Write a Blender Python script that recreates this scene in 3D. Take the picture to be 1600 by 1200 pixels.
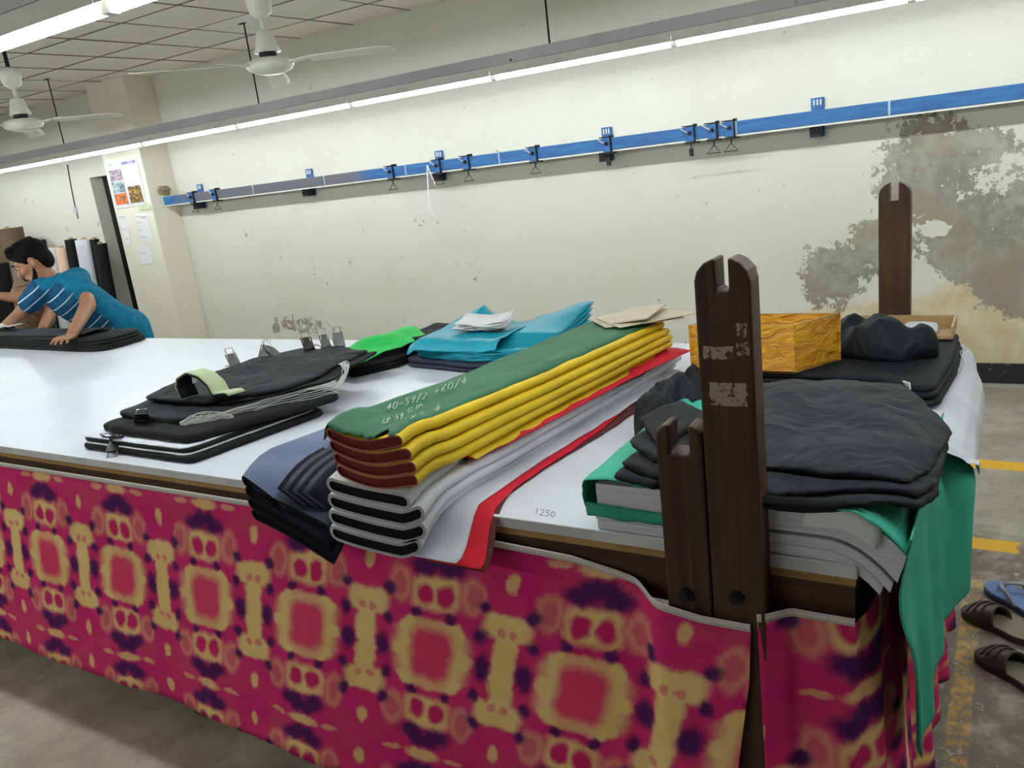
import bpy, bmesh, math, random
from mathutils import Vector, Matrix, noise
random.seed(7)
# ------------------------------------------------------------------ camera, world, exposure
SC = bpy.context.scene
for _o in list(bpy.data.objects): bpy.data.objects.remove(_o, do_unlink=True)
FPX = 1279.18                       # focal length in pixels of the 1600x1200 frame
CAM = Vector((0.216, -1.357, 1.684))
_a = Vector((0.8530, 0.5080, -0.1180)).normalized()
_b = Vector((-0.035, 0.282, 0.959)); _b = (_b - _a*_b.dot(_a)).normalized()
_c = _a.cross(_b)
ROT = Matrix(((_a.x, _b.x, _c.x), (_a.y, _b.y, _c.y), (_a.z, _b.z, _c.z)))
_cd = bpy.data.cameras.new('camera'); _cam = bpy.data.objects.new('camera', _cd)
SC.collection.objects.link(_cam)
_cd.sensor_fit = 'HORIZONTAL'; _cd.sensor_width = 36.0; _cd.lens = FPX*36.0/1600.0
_cd.clip_start = 0.02
_cam.matrix_world = Matrix.Translation(CAM) @ ROT.to_4x4()
SC.camera = _cam
_w = bpy.data.worlds.new('world'); SC.world = _w; _w.use_nodes = True
_w.node_tree.nodes['Background'].inputs[0].default_value = (0.5, 0.52, 0.55, 1)
_w.node_tree.nodes['Background'].inputs[1].default_value = 0.05
SC.view_settings.view_transform = 'Standard'; SC.view_settings.look = 'None'
SC.view_settings.gamma = 1.0; SC.view_settings.use_curve_mapping = False
SC.view_settings.exposure = -0.08
SC.cycles.use_denoising = True
SC.cycles.max_bounces = 5; SC.cycles.diffuse_bounces = 4; SC.cycles.glossy_bounces = 2
SC.cycles.use_adaptive_sampling = True; SC.cycles.adaptive_threshold = 0.06; SC.cycles.adaptive_min_samples = 20
SC.cycles.sample_clamp_indirect = 6.0
TUBE_POWER = 52.0                   # radiance of a lit tube
def _hit(px, py, ax, v):
    d = ROT @ Vector(((px-800)/FPX, -(py-600)/FPX, -1.0))
    return CAM + d*((v-CAM[ax])/d[ax])
def AX(px, py, v): return _hit(px, py, 0, v)
def AY(px, py, v): return _hit(px, py, 1, v)
def AZ(px, py, v): return _hit(px, py, 2, v)
# ------------------------------------------------------------------ objects
COL = SC.collection
def link(o, parent=None):
    COL.objects.link(o)
    if parent is not None: o.parent = parent
    return o
def tag(o, label, cat, group=None):
    o['label'] = label; o['category'] = cat
    if group: o['group'] = group
    return o
def thing(name, label, cat, loc=(0, 0, 0), rz=0.0, group=None):
    o = bpy.data.objects.new(name, None); o.empty_display_size = 0.05
    link(o); o.location = loc; o.rotation_euler = (0, 0, rz)
    return tag(o, label, cat, group)
def struct(o): o['kind'] = 'structure'; return o
class MB:
    """collects shapes into one mesh"""
    def __init__(s): s.v = []; s.f = []; s.m = []
    def add(s, vs, fs, mi=0):
        n = len(s.v); s.v += [tuple(p) for p in vs]
        s.f += [tuple(i+n for i in f) for f in fs]; s.m += [mi]*len(fs)
        return s
    def box(s, x0, x1, y0, y1, z0, z1, mi=0):
        v = [(x0,y0,z0),(x1,y0,z0),(x1,y1,z0),(x0,y1,z0),(x0,y0,z1),(x1,y0,z1),(x1,y1,z1),(x0,y1,z1)]
        return s.add(v, [(3,2,1,0),(4,5,6,7),(0,1,5,4),(1,2,6,5),(2,3,7,6),(3,0,4,7)], mi)
    def tube(s, path, r, n=8, mi=0, closed=False, caps=True):
        path = [Vector(p) for p in path]; L = len(path); vs = []; fs = []
        rr = r if isinstance(r, (list, tuple)) else [r]*L
        up = Vector((0, 0, 1)); prev = None
        for i, p in enumerate(path):
            if closed: t = path[(i+1) % L]-path[i-1]
            else: t = path[min(i+1, L-1)]-path[max(i-1, 0)]
            t.normalize()
            if prev is None:
                a = t.cross(up)
                if a.length < 0.05: a = t.cross(Vector((1, 0, 0)))
            else: a = prev - t*prev.dot(t)
            a.normalize(); prev = a; b = t.cross(a)
            for k in range(n):
                th = 2*math.pi*k/n
                vs.append(p + (a*math.cos(th)+b*math.sin(th))*rr[i])
        for i in range(L if closed else L-1):
            j = (i+1) % L
            for k in range(n):
                fs.append((i*n+k, i*n+(k+1) % n, j*n+(k+1) % n, j*n+k))
        if caps and not closed:
            fs.append(tuple(range(n-1, -1, -1))); fs.append(tuple((L-1)*n+k for k in range(n)))
        return s.add(vs, fs, mi)
    def lathe(s, prof, n=24, mi=0, c=(0, 0, 0)):
        vs = []; fs = []
        for r, z in prof:
            for k in range(n):
                th = 2*math.pi*k/n; vs.append((c[0]+r*math.cos(th), c[1]+r*math.sin(th), c[2]+z))
        for i in range(len(prof)-1):
            for k in range(n): fs.append((i*n+k, i*n+(k+1) % n, (i+1)*n+(k+1) % n, (i+1)*n+k))
        fs.append(tuple(range(n-1, -1, -1))); fs.append(tuple((len(prof)-1)*n+k for k in range(n)))
        return s.add(vs, fs, mi)
    def prism(s, poly, axis, a, b, mi=0):
        """polygon in the other two axes extruded along axis from a to b"""
        n = len(poly)
        def P(u, v, w): return {0: (w, u, v), 1: (u, w, v), 2: (u, v, w)}[axis]
        vs = [P(u, v, a) for u, v in poly]+[P(u, v, b) for u, v in poly]
        fs = [tuple(range(n-1, -1, -1)), tuple(range(n, 2*n))]
        fs += [(i, (i+1) % n, n+(i+1) % n, n+i) for i in range(n)]
        return s.add(vs, fs, mi)
    def loft(s, secs, mi=0, close=True, cap=True, capmi=None):
        n = len(secs[0]); vs = [p for sec in secs for p in sec]; fs = []
        for i in range(len(secs)-1):
            for k in range(n if close else n-1):
                fs.append((i*n+k, i*n+(k+1) % n, (i+1)*n+(k+1) % n, (i+1)*n+k))
        s.add(vs, fs, mi)
        if cap and close:
            m = len(s.v)-len(vs)
            s.f += [tuple(m+k for k in range(n-1, -1, -1)), tuple(m+(len(secs)-1)*n+k for k in range(n))]
            s.m += [mi if capmi is None else capmi]*2
        return s
    def grid(s, fn, nu, nv, mi=0):
        vs = [fn(i/nu, j/nv) for i in range(nu+1) for j in range(nv+1)]
        fs = [(i*(nv+1)+j, (i+1)*(nv+1)+j, (i+1)*(nv+1)+j+1, i*(nv+1)+j+1) for i in range(nu) for j in range(nv)]
        return s.add(vs, fs, mi)
    def mesh(s, name, mats, smooth=False, fix=True):
        me = bpy.data.meshes.new(name); me.from_pydata([tuple(v) for v in s.v], [], s.f)
        for m in (mats if isinstance(mats, (list, tuple)) else [mats]): me.materials.append(m)
        me.polygons.foreach_set('material_index', s.m)
        if fix:
            bm = bmesh.new(); bm.from_mesh(me); bmesh.ops.recalc_face_normals(bm, faces=bm.faces[:]); bm.to_mesh(me); bm.free()
        if smooth: me.polygons.foreach_set('use_smooth', [True]*len(me.polygons))
        me.update(); return me
    def build(s, name, mats, parent=None, smooth=False, bevel=0, solid=0, sub=0, off=-1.0, angle=None):
        me = s.mesh(name, mats, smooth); o = bpy.data.objects.new(name, me); link(o, parent)
        if solid:
            m = o.modifiers.new('thick', 'SOLIDIFY'); m.thickness = solid; m.offset = off
        if bevel:
            m = o.modifiers.new('bevel', 'BEVEL'); m.width = bevel; m.segments = 2; m.limit_method = 'ANGLE'; m.angle_limit = math.radians(40)
        if sub:
            m = o.modifiers.new('sub', 'SUBSURF'); m.levels = sub; m.render_levels = sub
        return o
def copy_tree(o, parent=None):
    c = o.copy(); COL.objects.link(c); c.parent = parent
    for ch in list(o.children): copy_tree(ch, c)
    return c
def nz(x, y, z=0.0, s=1.0): return noise.noise(Vector((x*s, y*s, z*s)))
def lerp(a, b, t): return a+(b-a)*t
def sst(a, b, x):
    t = max(0.0, min(1.0, (x-a)/(b-a))); return t*t*(3-2*t)
def pw(pts, t):
    """piecewise linear lookup"""
    if t <= pts[0][0]: return pts[0][1]
    for (a, u), (b, v) in zip(pts, pts[1:]):
        if t <= b: return u+(v-u)*(t-a)/(b-a)
    return pts[-1][1]
# ------------------------------------------------------------------ materials
def srgb(r, g, b):
    f = lambda c: (c/255/12.92) if c/255 <= 0.04045 else ((c/255+0.055)/1.055)**2.4
    return (f(r), f(g), f(b), 1.0)
class N:
    """a socket with arithmetic, building math nodes"""
    def __init__(s, nt, sock): s.nt = nt; s.s = sock
    def _m(s, op, *a):
        n = s.nt.nodes.new('ShaderNodeMath'); n.operation = op
        for i, x in enumerate((s,)+a):
            if isinstance(x, N): s.nt.links.new(x.s, n.inputs[i])
            else: n.inputs[i].default_value = x
        return N(s.nt, n.outputs[0])
    def __add__(s, o): return s._m('ADD', o)
    __radd__ = __add__
    def __sub__(s, o): return s._m('SUBTRACT', o)
    def __rsub__(s, o): return (s*-1.0)+o
    def __mul__(s, o): return s._m('MULTIPLY', o)
    __rmul__ = __mul__
    def __truediv__(s, o): return s._m('DIVIDE', o)
    def abs(s): return s._m('ABSOLUTE')
    def sqrt(s): return s._m('SQRT')
    def min(s, o): return s._m('MINIMUM', o)
    def max(s, o): return s._m('MAXIMUM', o)
    def ping(s, o): return s._m('PINGPONG', o)
    def step(s, a, b):
        n = s.nt.nodes.new('ShaderNodeMapRange'); n.interpolation_type = 'SMOOTHSTEP'
        s.nt.links.new(s.s, n.inputs[0]); n.inputs[1].default_value = min(a, b); n.inputs[2].default_value = max(a, b)
        n.inputs[3].default_value = 0.0 if a < b else 1.0; n.inputs[4].default_value = 1.0 if a < b else 0.0
        return N(s.nt, n.outputs[0])
class Mat:
    def __init__(s, name, color=(0.5, 0.5, 0.5, 1), rough=0.6, metal=0.0, spec=0.5):
        s.m = bpy.data.materials.new(name); s.m.use_nodes = True; s.nt = s.m.node_tree
        s.b = s.nt.nodes['Principled BSDF']
        s.b.inputs['Base Color'].default_value = color; s.b.inputs['Roughness'].default_value = rough
        s.b.inputs['Metallic'].default_value = metal; s.b.inputs['Specular IOR Level'].default_value = spec
        s._c = None
    def coord(s, which='Object'):
        n = s.nt.nodes.new('ShaderNodeTexCoord'); return n.outputs[which]
    def xyz(s, sock):
        n = s.nt.nodes.new('ShaderNodeSeparateXYZ'); s.nt.links.new(sock, n.inputs[0])
        return [N(s.nt, n.outputs[i]) for i in range(3)]
    def noise(s, scale=5, detail=4, rough=0.55, stretch=None, vec=None, dist=0.0):
        vec = vec or s.coord()
        if stretch:
            mp = s.nt.nodes.new('ShaderNodeMapping'); mp.inputs['Scale'].default_value = stretch
            s.nt.links.new(vec, mp.inputs[0]); vec = mp.outputs[0]
        n = s.nt.nodes.new('ShaderNodeTexNoise'); n.inputs['Scale'].default_value = scale
        n.inputs['Detail'].default_value = detail; n.inputs['Roughness'].default_value = rough; n.inputs['Distortion'].default_value = dist
        s.nt.links.new(vec, n.inputs['Vector']); return N(s.nt, n.outputs[0])
    def mix(s, fac, a, b):
        n = s.nt.nodes.new('ShaderNodeMix'); n.data_type = 'RGBA'
        if isinstance(fac, N): s.nt.links.new(fac.s, n.inputs[0])
        else: n.inputs[0].default_value = fac
        for x, i in ((a, 6), (b, 7)):
            if isinstance(x, tuple): n.inputs[i].default_value = x
            else: s.nt.links.new(x, n.inputs[i])
        return n.outputs[2]
    def color(s, sock): s.nt.links.new(sock, s.b.inputs['Base Color']); return s
    def rough(s, v): s.nt.links.new(v.s, s.b.inputs['Roughness']); return s
    def bump(s, v, strength=0.3, dist=0.01):
        n = s.nt.nodes.new('ShaderNodeBump'); n.inputs['Strength'].default_value = strength; n.inputs['Distance'].default_value = dist
        s.nt.links.new(v.s, n.inputs['Height']); s.nt.links.new(n.outputs[0], s.b.inputs['Normal']); return s
def plain(name, col, rough=0.6, metal=0.0, var=0.12, scale=12, bump=0.0, spec=0.5):
    """colour with a slight procedural mottling"""
    m = Mat(name, col, rough, metal, spec); n = m.noise(scale, 4)
    d = tuple(c*(1-var) for c in col[:3])+(1,); l = tuple(min(1, c*(1+var)) for c in col[:3])+(1,)
    m.color(m.mix(n.step(0.3, 0.7), d, l))
    if bump: m.bump(m.noise(scale*6, 3), bump, 0.003)
    return m.m
def cloth(name, col, rough=0.85, weave=0.25, spec=0.25, var=0.1, sheen=0.0):
    m = Mat(name, col, rough, 0, spec); n = m.noise(6, 4)
    d = tuple(c*(1-var) for c in col[:3])+(1,); l = tuple(min(1, c*(1+var)) for c in col[:3])+(1,)
    m.color(m.mix(n.step(0.3, 0.7), d, l))
    m.bump(m.noise(380, 2, 0.5)*0.3 + m.noise(14, 5, 0.55), weave, 0.004)
    if sheen: m.b.inputs['Sheen Weight'].default_value = sheen
    return m.m
def emit(name, col, strength):
    m = Mat(name, (1, 1, 1, 1)); m.b.inputs['Emission Color'].default_value = col
    m.b.inputs['Emission Strength'].default_value = strength; return m.m
M = {}
M['tube'] = emit('tube_glow', (0.90, 0.975, 1.0, 1), TUBE_POWER)
M['white_metal'] = plain('white_enamel', srgb(226, 226, 218), 0.4, 0, 0.05)
def channel_mat():
    m = Mat('painted_steel_channel', rough=0.5); n = m.noise(7, 6, 0.7); k = m.noise(1.3, 3); f = m.noise(40, 4)
    c = m.mix(k.step(0.3, 0.7), srgb(186, 186, 190), srgb(206, 206, 208))
    m.color(m.mix(((n-0.5)*1.2+(f-0.5)*0.5+(k-0.5)*0.6).step(0.24, 0.28), c, srgb(70, 66, 62))); return m.m
M['channel'] = channel_mat()
M['dark_metal'] = plain('dark_steel', srgb(38, 38, 40), 0.5, 0.6)
M['black'] = plain('black_plastic', srgb(18, 18, 20), 0.5)
M['chrome'] = plain('bright_steel', srgb(190, 190, 192), 0.25, 0.9)
M['fan'] = plain('fan_enamel', srgb(222, 220, 208), 0.3, 0, 0.04)
M['paper'] = plain('white_paper', srgb(232, 232, 232), 0.7, 0, 0.03)
# ================================================================== THE SETTING
YW = 4.29; ZC = 2.936; TZ = 0.95; XL, XR, YF = -14.0, 5.0, -7.0
def wall_material():
    m = Mat('cream_wall_paint', rough=0.75, spec=0.3); co = m.coord(); x, y, z = m.xyz(co)
    big = m.noise(0.9, 5, 0.55, vec=co); fine = m.noise(9, 6, 0.68, vec=co); mid = m.noise(3.2, 5, 0.62, vec=co)
    base = m.mix(big.step(0.3, 0.75), srgb(226, 224, 213), srgb(219, 217, 204))
    warm = m.noise(0.5, 3, vec=co).step(0.5, 0.75)*(z.step(1.3, 2.4))
    base = m.mix(warm*0.35, base, srgb(236, 212, 186))
    def ell(px, py, rx, rz):
        c = AY(px, py, YW); u = (x-c.x)/rx; v = (z-c.z)/rz
        return (u*u+v*v).sqrt().step(1.35, 0.35)
    # bare damp plaster: patches with shapes of their own
    f = ell(1455, 275, 0.36, 0.40).max(ell(1540, 360, 0.5, 0.36)).max(ell(1375, 400, 0.24, 0.26)).max(ell(1305, 430, 0.22, 0.26)).max(ell(1530, 225, 0.3, 0.12)*0.85).max(ell(1590, 445, 0.3, 0.2))
    g = ell(470, 508, 0.42, 0.10)*0.62; g = g.max(ell(432, 512, 0.07, 0.06)*0.9); g = g.max(ell(1150, 560, 0.5, 0.2)*0.4)
    hole = ell(1464, 357, 0.09, 0.055)
    grit = m.noise(17, 7, 0.78, vec=co)
    mask = (f.max(g)*0.80 + (mid-0.5)*0.85 + (fine-0.5)*1.3 + (grit-0.5)*2.1 - hole*0.9).step(0.42, 0.45)
    crust = (ell(1480, 520, 1.1, 0.30).max(ell(1600, 480, 0.6, 0.3)) + (mid-0.5)*0.9).step(0.35, 0.75)
    base = m.mix(crust*0.85, base, m.mix(fine.step(0.3, 0.7), srgb(206, 184, 140), srgb(226, 212, 178)))
    plaster = m.mix(fine.step(0.35, 0.65), srgb(136, 134, 124), srgb(172, 170, 158))
    plaster = m.mix(m.noise(1.6, 3, vec=co).step(0.45, 0.65), plaster, srgb(152, 142, 126))
    m.color(m.mix(mask, base, plaster))
    stain = m.noise(60, 2, vec=co)
    m.bump(mask*-1.0 + fine*0.25*crust + stain*0.02, 0.6, 0.006)
    return m.m
M['wall'] = wall_material()
M['wall_plain'] = plain('cream_paint_plain', srgb(228, 223, 206), 0.75, 0, 0.04, 1.2, 0.05, 0.3)
def floor_material():
    m = Mat('worn_concrete', rough=0.55, spec=0.4); co = m.coord(); x, y, z = m.xyz(co)
    a = m.noise(1.3, 7, 0.62, vec=co); b = m.noise(7, 8, 0.7, vec=co); c = m.noise(26, 6, 0.7, vec=co)
    col = m.mix(a.step(0.35, 0.7), srgb(150, 143, 130), srgb(186, 182, 168))
    col = m.mix((b+c*0.4).step(0.55, 0.9)*0.5, col, srgb(112, 104, 92))
    # screed beyond the table end, worn and dark with oil beside the table
    near = (y*-1.0+2.15+(b-0.5)*0.5).step(-0.15, 0.15)*(x+0.35).step(0, 0.2)
    dark = near*((b-0.5)*1.6+(a-0.5)*1.4+0.62).step(0.3, 0.7)
    col = m.mix(dark*0.8, col, srgb(92, 82, 72))
    chips = near*((c-0.5)*1.8+(b-0.5)).step(0.18, 0.26)
    col = m.mix(chips*0.6, col, srgb(190, 180, 160))
    # painted yellow lines, rubbed away in places
    wear = (b*0.6+c*0.7)
    l1 = (y-2.97).abs().step(0.062, 0.052)*wear.step(0.95, 0.8)
    l2 = (y-2.09).abs().step(0.058, 0.045)*(x-0.26+(b-0.5)*0.3).step(0.02, -0.02)*wear.step(0.86, 0.76)
    l3 = (x-0.122).abs().step(0.034, 0.026)*(y-1.75+(b-0.5)*0.8).step(0.1, -0.1)*wear.step(0.74, 0.52)*0.7
    col = m.mix(l1.max(l2).max(l3), col, srgb(226, 172, 46))
    m.color(col); m.rough(a.step(0.2, 0.8)*0.25+0.45)
    m.bump(b*0.6+c*0.4+chips*0.5, 0.35, 0.006)
    return m.m
M['floor'] = floor_material()
struct(MB().box(XL, XR, YF, YW+0.4, -0.1, 0).build('floor', M['floor']))
DX0, DX1, DZ = -8.58, -7.72, 2.083
mb = MB()
mb.box(DX1, XR, YW, YW+0.3, 0, ZC+0.1).box(XL, DX0, YW, YW+0.3, 0, ZC+0.1).box(DX0, DX1, YW, YW+0.3, DZ, ZC+0.1)
struct(mb.build('wall_back', M['wall']))
struct(MB().box(-7.78, -7.16, 3.965, YW, 0, ZC).build('pillar', M['wall_plain'], bevel=0.006))
struct(MB().box(XL-0.2, XL, YF, YW+0.3, 0, ZC+0.1).build('wall_left', M['wall_plain']))
struct(MB().box(XR, XR+0.2, YF, YW+0.3, 0, ZC+0.1).build('wall_right', M['wall_plain']))
struct(MB().box(XL, XR, YF-0.2, YF, 0, ZC+0.1).build('wall_front', M['wall_plain']))
d = struct(MB().box(DX0, DX1, YW+0.15, YW+0.20, 0, DZ).build('doorway_dark_1', plain('doorway_black', srgb(16, 15, 14), 0.6)))  # black sheet standing in for the darkness beyond the doorway
MB().tube([(DX0+0.08, YW+0.13, 0.95), (DX0+0.08, YW+0.13, 1.07)], 0.012).build('added_handle', M['dark_metal'], d)  # invented detail added to the black sheet
def base_mat():
    m = Mat('chipped_black_paint', rough=0.6); n = m.noise(16, 7, 0.7); k = m.noise(4, 4)
    c = m.mix((n+k*0.6).step(0.92, 1.06), srgb(34, 34, 38), srgb(150, 146, 136)); m.color(c); m.bump(n, 0.5, 0.006); return m.m
struct(MB().box(DX1, XR, YW-0.012, YW, 0.03, 0.155).build('baseboard_back', base_mat()))
# ---- suspended ceiling: every tile in sight is a piece of its own
struct_c = MB().box(XL, XR, YF, YW+0.3, ZC+0.012, ZC+0.1).build('ceiling', plain('ceiling_void', srgb(24, 22, 20), 0.9))
struct(struct_c)
tile_m = Mat('gypsum_tile', rough=0.8, spec=0.2)
_n = tile_m.noise(0.7, 3); _f = tile_m.noise(30, 3)
tile_m.color(tile_m.mix((_n*0.8+_f*0.2).step(0.35, 0.65), srgb(238, 235, 226), srgb(246, 244, 238))); tile_m.bump(_f, 0.08, 0.002)
GX, GY = -4.507, 2.572
tme = MB().box(-0.2955, 0.2955, -0.2955, 0.2955, -0.004, 0.012).mesh('ceiling_tile', tile_m.m)
tme_n = MB().box(-0.2955, 0.2955, -0.257, 0.257, -0.004, 0.012).mesh('ceiling_tile', tile_m.m)
for i in range(-11, 9):
    for j in range(-5, 3):
        o = bpy.data.objects.new('ceiling_tile', tme if j < 2 else tme_n)
        o.location = (GX+0.6*i+0.3, GY+0.6*j+(0.3 if j < 2 else 0.26), ZC+random.uniform(-0.003, 0.002))
        o.rotation_euler = (random.uniform(-.004, .004), random.uniform(-.004, .004), 0)
        link(o, struct_c)
mb = MB()
for i in range(-11, 9): mb.box(GX+0.6*i-0.299, GX+0.6*i+0.299, YF, GY-3.0, ZC, ZC+0.012)
mb.box(GX+0.6*9-0.3, XR, GY-3.0, YW, ZC, ZC+0.012).box(XL, GX-0.6*11, YF, YW, ZC, ZC+0.012)
mb.build('ceiling_panel', tile_m.m, struct_c)
gridm = plain('grid_bar_grey', srgb(112, 106, 98), 0.7, 0.2)  # dark grey finish of the ceiling grid strips
gx = MB().box(-0.0035, 0.0035, -2.6, 2.6, -0.0085, -0.0045).mesh('grid_bar', gridm); gy = MB().box(-6.3, 6.3, -0.0035, 0.0035, -0.0085, -0.0045).mesh('grid_bar', gridm)
for i in range(-11, 10):
    o = bpy.data.objects.new('grid_bar', gx); o.location = (GX+0.6*i, YW-2.6, ZC); link(o, struct_c)
for j in range(-5, 3):
    o = bpy.data.objects.new('grid_bar', gy); o.location = (-5.0, GY+0.6*j, ZC-0.0005); link(o, struct_c)
# ================================================================== LAMPS
TUBE_Z = 2.222; PITCH = 1.2
def make_batten():
    t = thing('tube_light', '', 'light', (0, 0, 0))
    MB().box(-0.585, 0.585, -0.046, 0.046, 0.026, 0.060).build('batten', M['white_metal'], t, bevel=0.004)
    for s in (-1, 1):
        MB().box(-0.599, 0.599, min(s*0.046, s*0.049), max(s*0.046, s*0.049), 0.006, 0.060).build('uplight_stop_lip', M['white_metal'], t)  # lip added to block upward tube light and keep the upper wall darker
        MB().box(s*0.592-0.012, s*0.592+0.012, -0.017, 0.017, -0.018, 0.03).build('lamp_holder', M['white_metal'], t, bevel=0.003)
    MB().tube([(-0.58, 0, 0), (0.58, 0, 0)], 0.018, 12).build('tube', M['tube'], t, smooth=False)
    return t
_proto = []
def lamp_row(y, xs, labels, group):
    for x, lab in zip(xs, labels):
        if not _proto: t = make_batten(); _proto.append(t)
        else: t = copy_tree(_proto[0])
        t.location = (x, y, TUBE_Z); t['label'] = lab; t['group'] = group
def channel(y, x0, x1, rods, label):
    t = thing('light_channel', label, 'channel', (x0, y, TUBE_Z))
    L = x1-x0; d = 0.098
    mb = MB().box(0, L, -d/2, d/2, 0.062, 0.066).box(0, L, -d/2, -d/2+0.004, 0.066, 0.125).box(0, L, d/2-0.004, d/2, 0.066, 0.125)
    mb.build('steel_channel', M['channel'], t)
    for r in rods:
        MB().tube([(r-x0, 0, 0.066), (r-x0, 0, ZC-TUBE_Z)], 0.006, 6).build('hanging_rod', M['dark_metal'], t)
        MB().box(r-x0-0.05, r-x0+0.012, -0.012, 0.012, ZC-TUBE_Z-0.012, ZC-TUBE_Z-0.003).build('ceiling_bracket', M['dark_metal'], t)
xa = AZ(549, 163, TUBE_Z).x; YA = 3.37
ORD = ['first', 'second', 'third', 'fourth', 'fifth', 'sixth', 'seventh', 'eighth', 'ninth', 'tenth', 'eleventh', 'twelfth', 'thirteenth']
xsA = [xa+PITCH*(k+0.5) for k in range(-6, 6)]
lamp_row(YA, xsA, ['lit tube light under the long channel by the back wall, %s along it' % ORD[k] for k in range(12)], 'tube lights over the back aisle')
channel(YA, xa-PITCH*6.1, xa+PITCH*6.1, (-7.41, -4.78, -2.24, 0.3), 'long grey steel channel hung on rods carrying the tube lights beside the back wall')
jb = AZ(172, 12, TUBE_Z); YB = jb.y
xsB = [jb.x+PITCH*(k+0.5) for k in range(-6, 4)]
lamp_row(YB, xsB, ['lit tube light over the table front, %s along its row' % ORD[k] for k in range(10)], 'tube lights over the table front')
channel(YB, jb.x-PITCH*6.1, jb.x+PITCH*4.1, (-6.5, -3.9, -1.3, 1.3), 'grey steel channel above the table front at the top left corner of the view')
xsC = [-9.0+1.25*k for k in range(7)]
lamp_row(-3.1, xsC, ['lit tube light of the row behind the viewer, %s along it' % ORD[k] for k in range(7)], 'tube lights behind the viewer')
channel(-3.1, -9.7, -0.8, (-9, -6, -3, -1), 'grey steel channel of the lamp row behind the viewer')
# ---- ceiling fans
def make_fan():
    t = thing('ceiling_fan', '', 'fan')
    # hub height: z=0 is the underside of the motor
    MB().tube([(0, 0, 0.30), (0, 0, ZC-2.24)], 0.011, 8).build('hanging_pipe', M['dark_metal'], t)
    MB().lathe([(0.020, 0.215), (0.048, 0.235), (0.058, 0.285), (0.056, 0.31), (0.02, 0.33)], 20).build('upper_canopy', M['fan'], t, smooth=True)
    MB().lathe([(0.011, 0.10), (0.011, 0.235)], 10).build('down_rod', M['fan'], t, smooth=True)
    MB().lathe([(0.060, 0.072), (0.052, 0.09), (0.036, 0.155), (0.02, 0.165)], 20).build('lower_canopy', M['fan'], t, smooth=True)
    MB().lathe([(0.028, 0.045), (0.04, 0.055), (0.04, 0.075), (0.02, 0.08)], 16).build('shaft_collar', M['dark_metal'], t, smooth=True)
    mo = MB().lathe([(0.0, -0.022), (0.06, -0.018), (0.098, 0.0), (0.108, 0.016), (0.104, 0.03), (0.07, 0.046), (0.03, 0.05)], 28).build('motor_housing', M['fan'], t, smooth=True)
    for k in range(3):
        a = 2*math.pi*k/3; R = Matrix.Rotation(a, 4, 'Z')
        mb = MB()
        def fn(u, v):
            r = 0.20+u*0.42; w = pw([(0, .036), (.15, .042), (.75, .052), (.93, .045), (1, .016)], u)
            y = (v-0.5)*2*w; return R @ Vector((r, y, 0.018-0.16*y-0.02*u))
        mb.grid(fn, 14, 4); b = mb.build('blade', M['fan'], t, smooth=True, solid=0.003)
        mb = MB(); mb.add([R @ Vector(p) for p in ((0.09, -.02, .012), (.25, -.014, .024), (.25, .014, .019), (.09, .02, .012), (0.09, -.02, .019), (.25, -.014, .030), (.25, .014, .025), (.09, .02, .019))],
                          [(0, 1, 2, 3), (4, 5, 6, 7), (0, 1, 5, 4), (1, 2, 6, 5), (2, 3, 7, 6), (3, 0, 4, 7)]); mb.build('blade_arm', M['fan'], b)
    return t
f1 = make_fan(); p = AY(424, 112, 1.5); f1.location = (p.x, p.y, p.z+0.01); f1.rotation_euler.z = math.radians(12)
f1['label'] = 'white three-blade ceiling fan nearer the camera, left of the long lamp row'; f1['group'] = 'ceiling fans'
f2 = copy_tree(f1); p = AY(38, 202, 1.5); f2.location = (p.x, p.y, p.z+0.01); f2.rotation_euler.z = math.radians(24)
f2['label'] = 'white ceiling fan further away, at the left edge above the workers'
# ================================================================== BLUE RAIL
def rail_mat():
    m = Mat('worn_blue_paint', rough=0.45); co = m.coord(); x, y, z = m.xyz(co)
    n = m.noise(2.2, 6, 0.65, vec=co); s = m.noise(9, 6, 0.7, stretch=(0.35, 1, 4), vec=co)
    blue = m.mix(s.step(0.35, 0.7), srgb(28, 80, 136), srgb(48, 114, 170))
    blue = m.mix(n.step(0.5, 0.75)*0.6, blue, srgb(40, 78, 130))
    worn = (x+6.95+(n-0.5)*0.6).step(-0.1, 0.25)*(x+4.55+(n-0.5)*0.5).step(0.15, -0.1)
    c = m.mix(worn*0.92, blue, m.mix(s.step(0.4, 0.65), srgb(104, 98, 96), srgb(84, 90, 108)))
    marks = (x.ping(0.9)-0.45).abs().step(0.008, 0.004)*0.7
    m.color(m.mix(marks, c, srgb(190, 205, 215))); return m.m
M['rail'] = rail_mat(); M['blue'] = plain('blue_paint', srgb(40, 96, 158), 0.5, 0, 0.2, 20)
RY = 4.13; RX0 = AY(252, 315, RY).x; RZ0, RZ1 = 1.693, 1.775
rl = thing('steel_rail', 'long blue painted steel rail fixed along the back wall', 'rail', (RX0, RY, RZ0))
mb = MB(); L = 5.0-RX0-0.1
mb.box(0, L, -0.018, 0.018, 0.0, 0.082)
o = mb.build('rail_beam', M['rail'], rl, bevel=0.004); 
o.data.transform(Matrix.Translation((RX0, RY, RZ0))); o.matrix_parent_inverse = Matrix.Translation((-RX0, -RY, -RZ0))
MB().box(0, L, -0.012, 0.03, -0.012, 0.0).build('lower_flange', M['white_metal'], rl)
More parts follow.
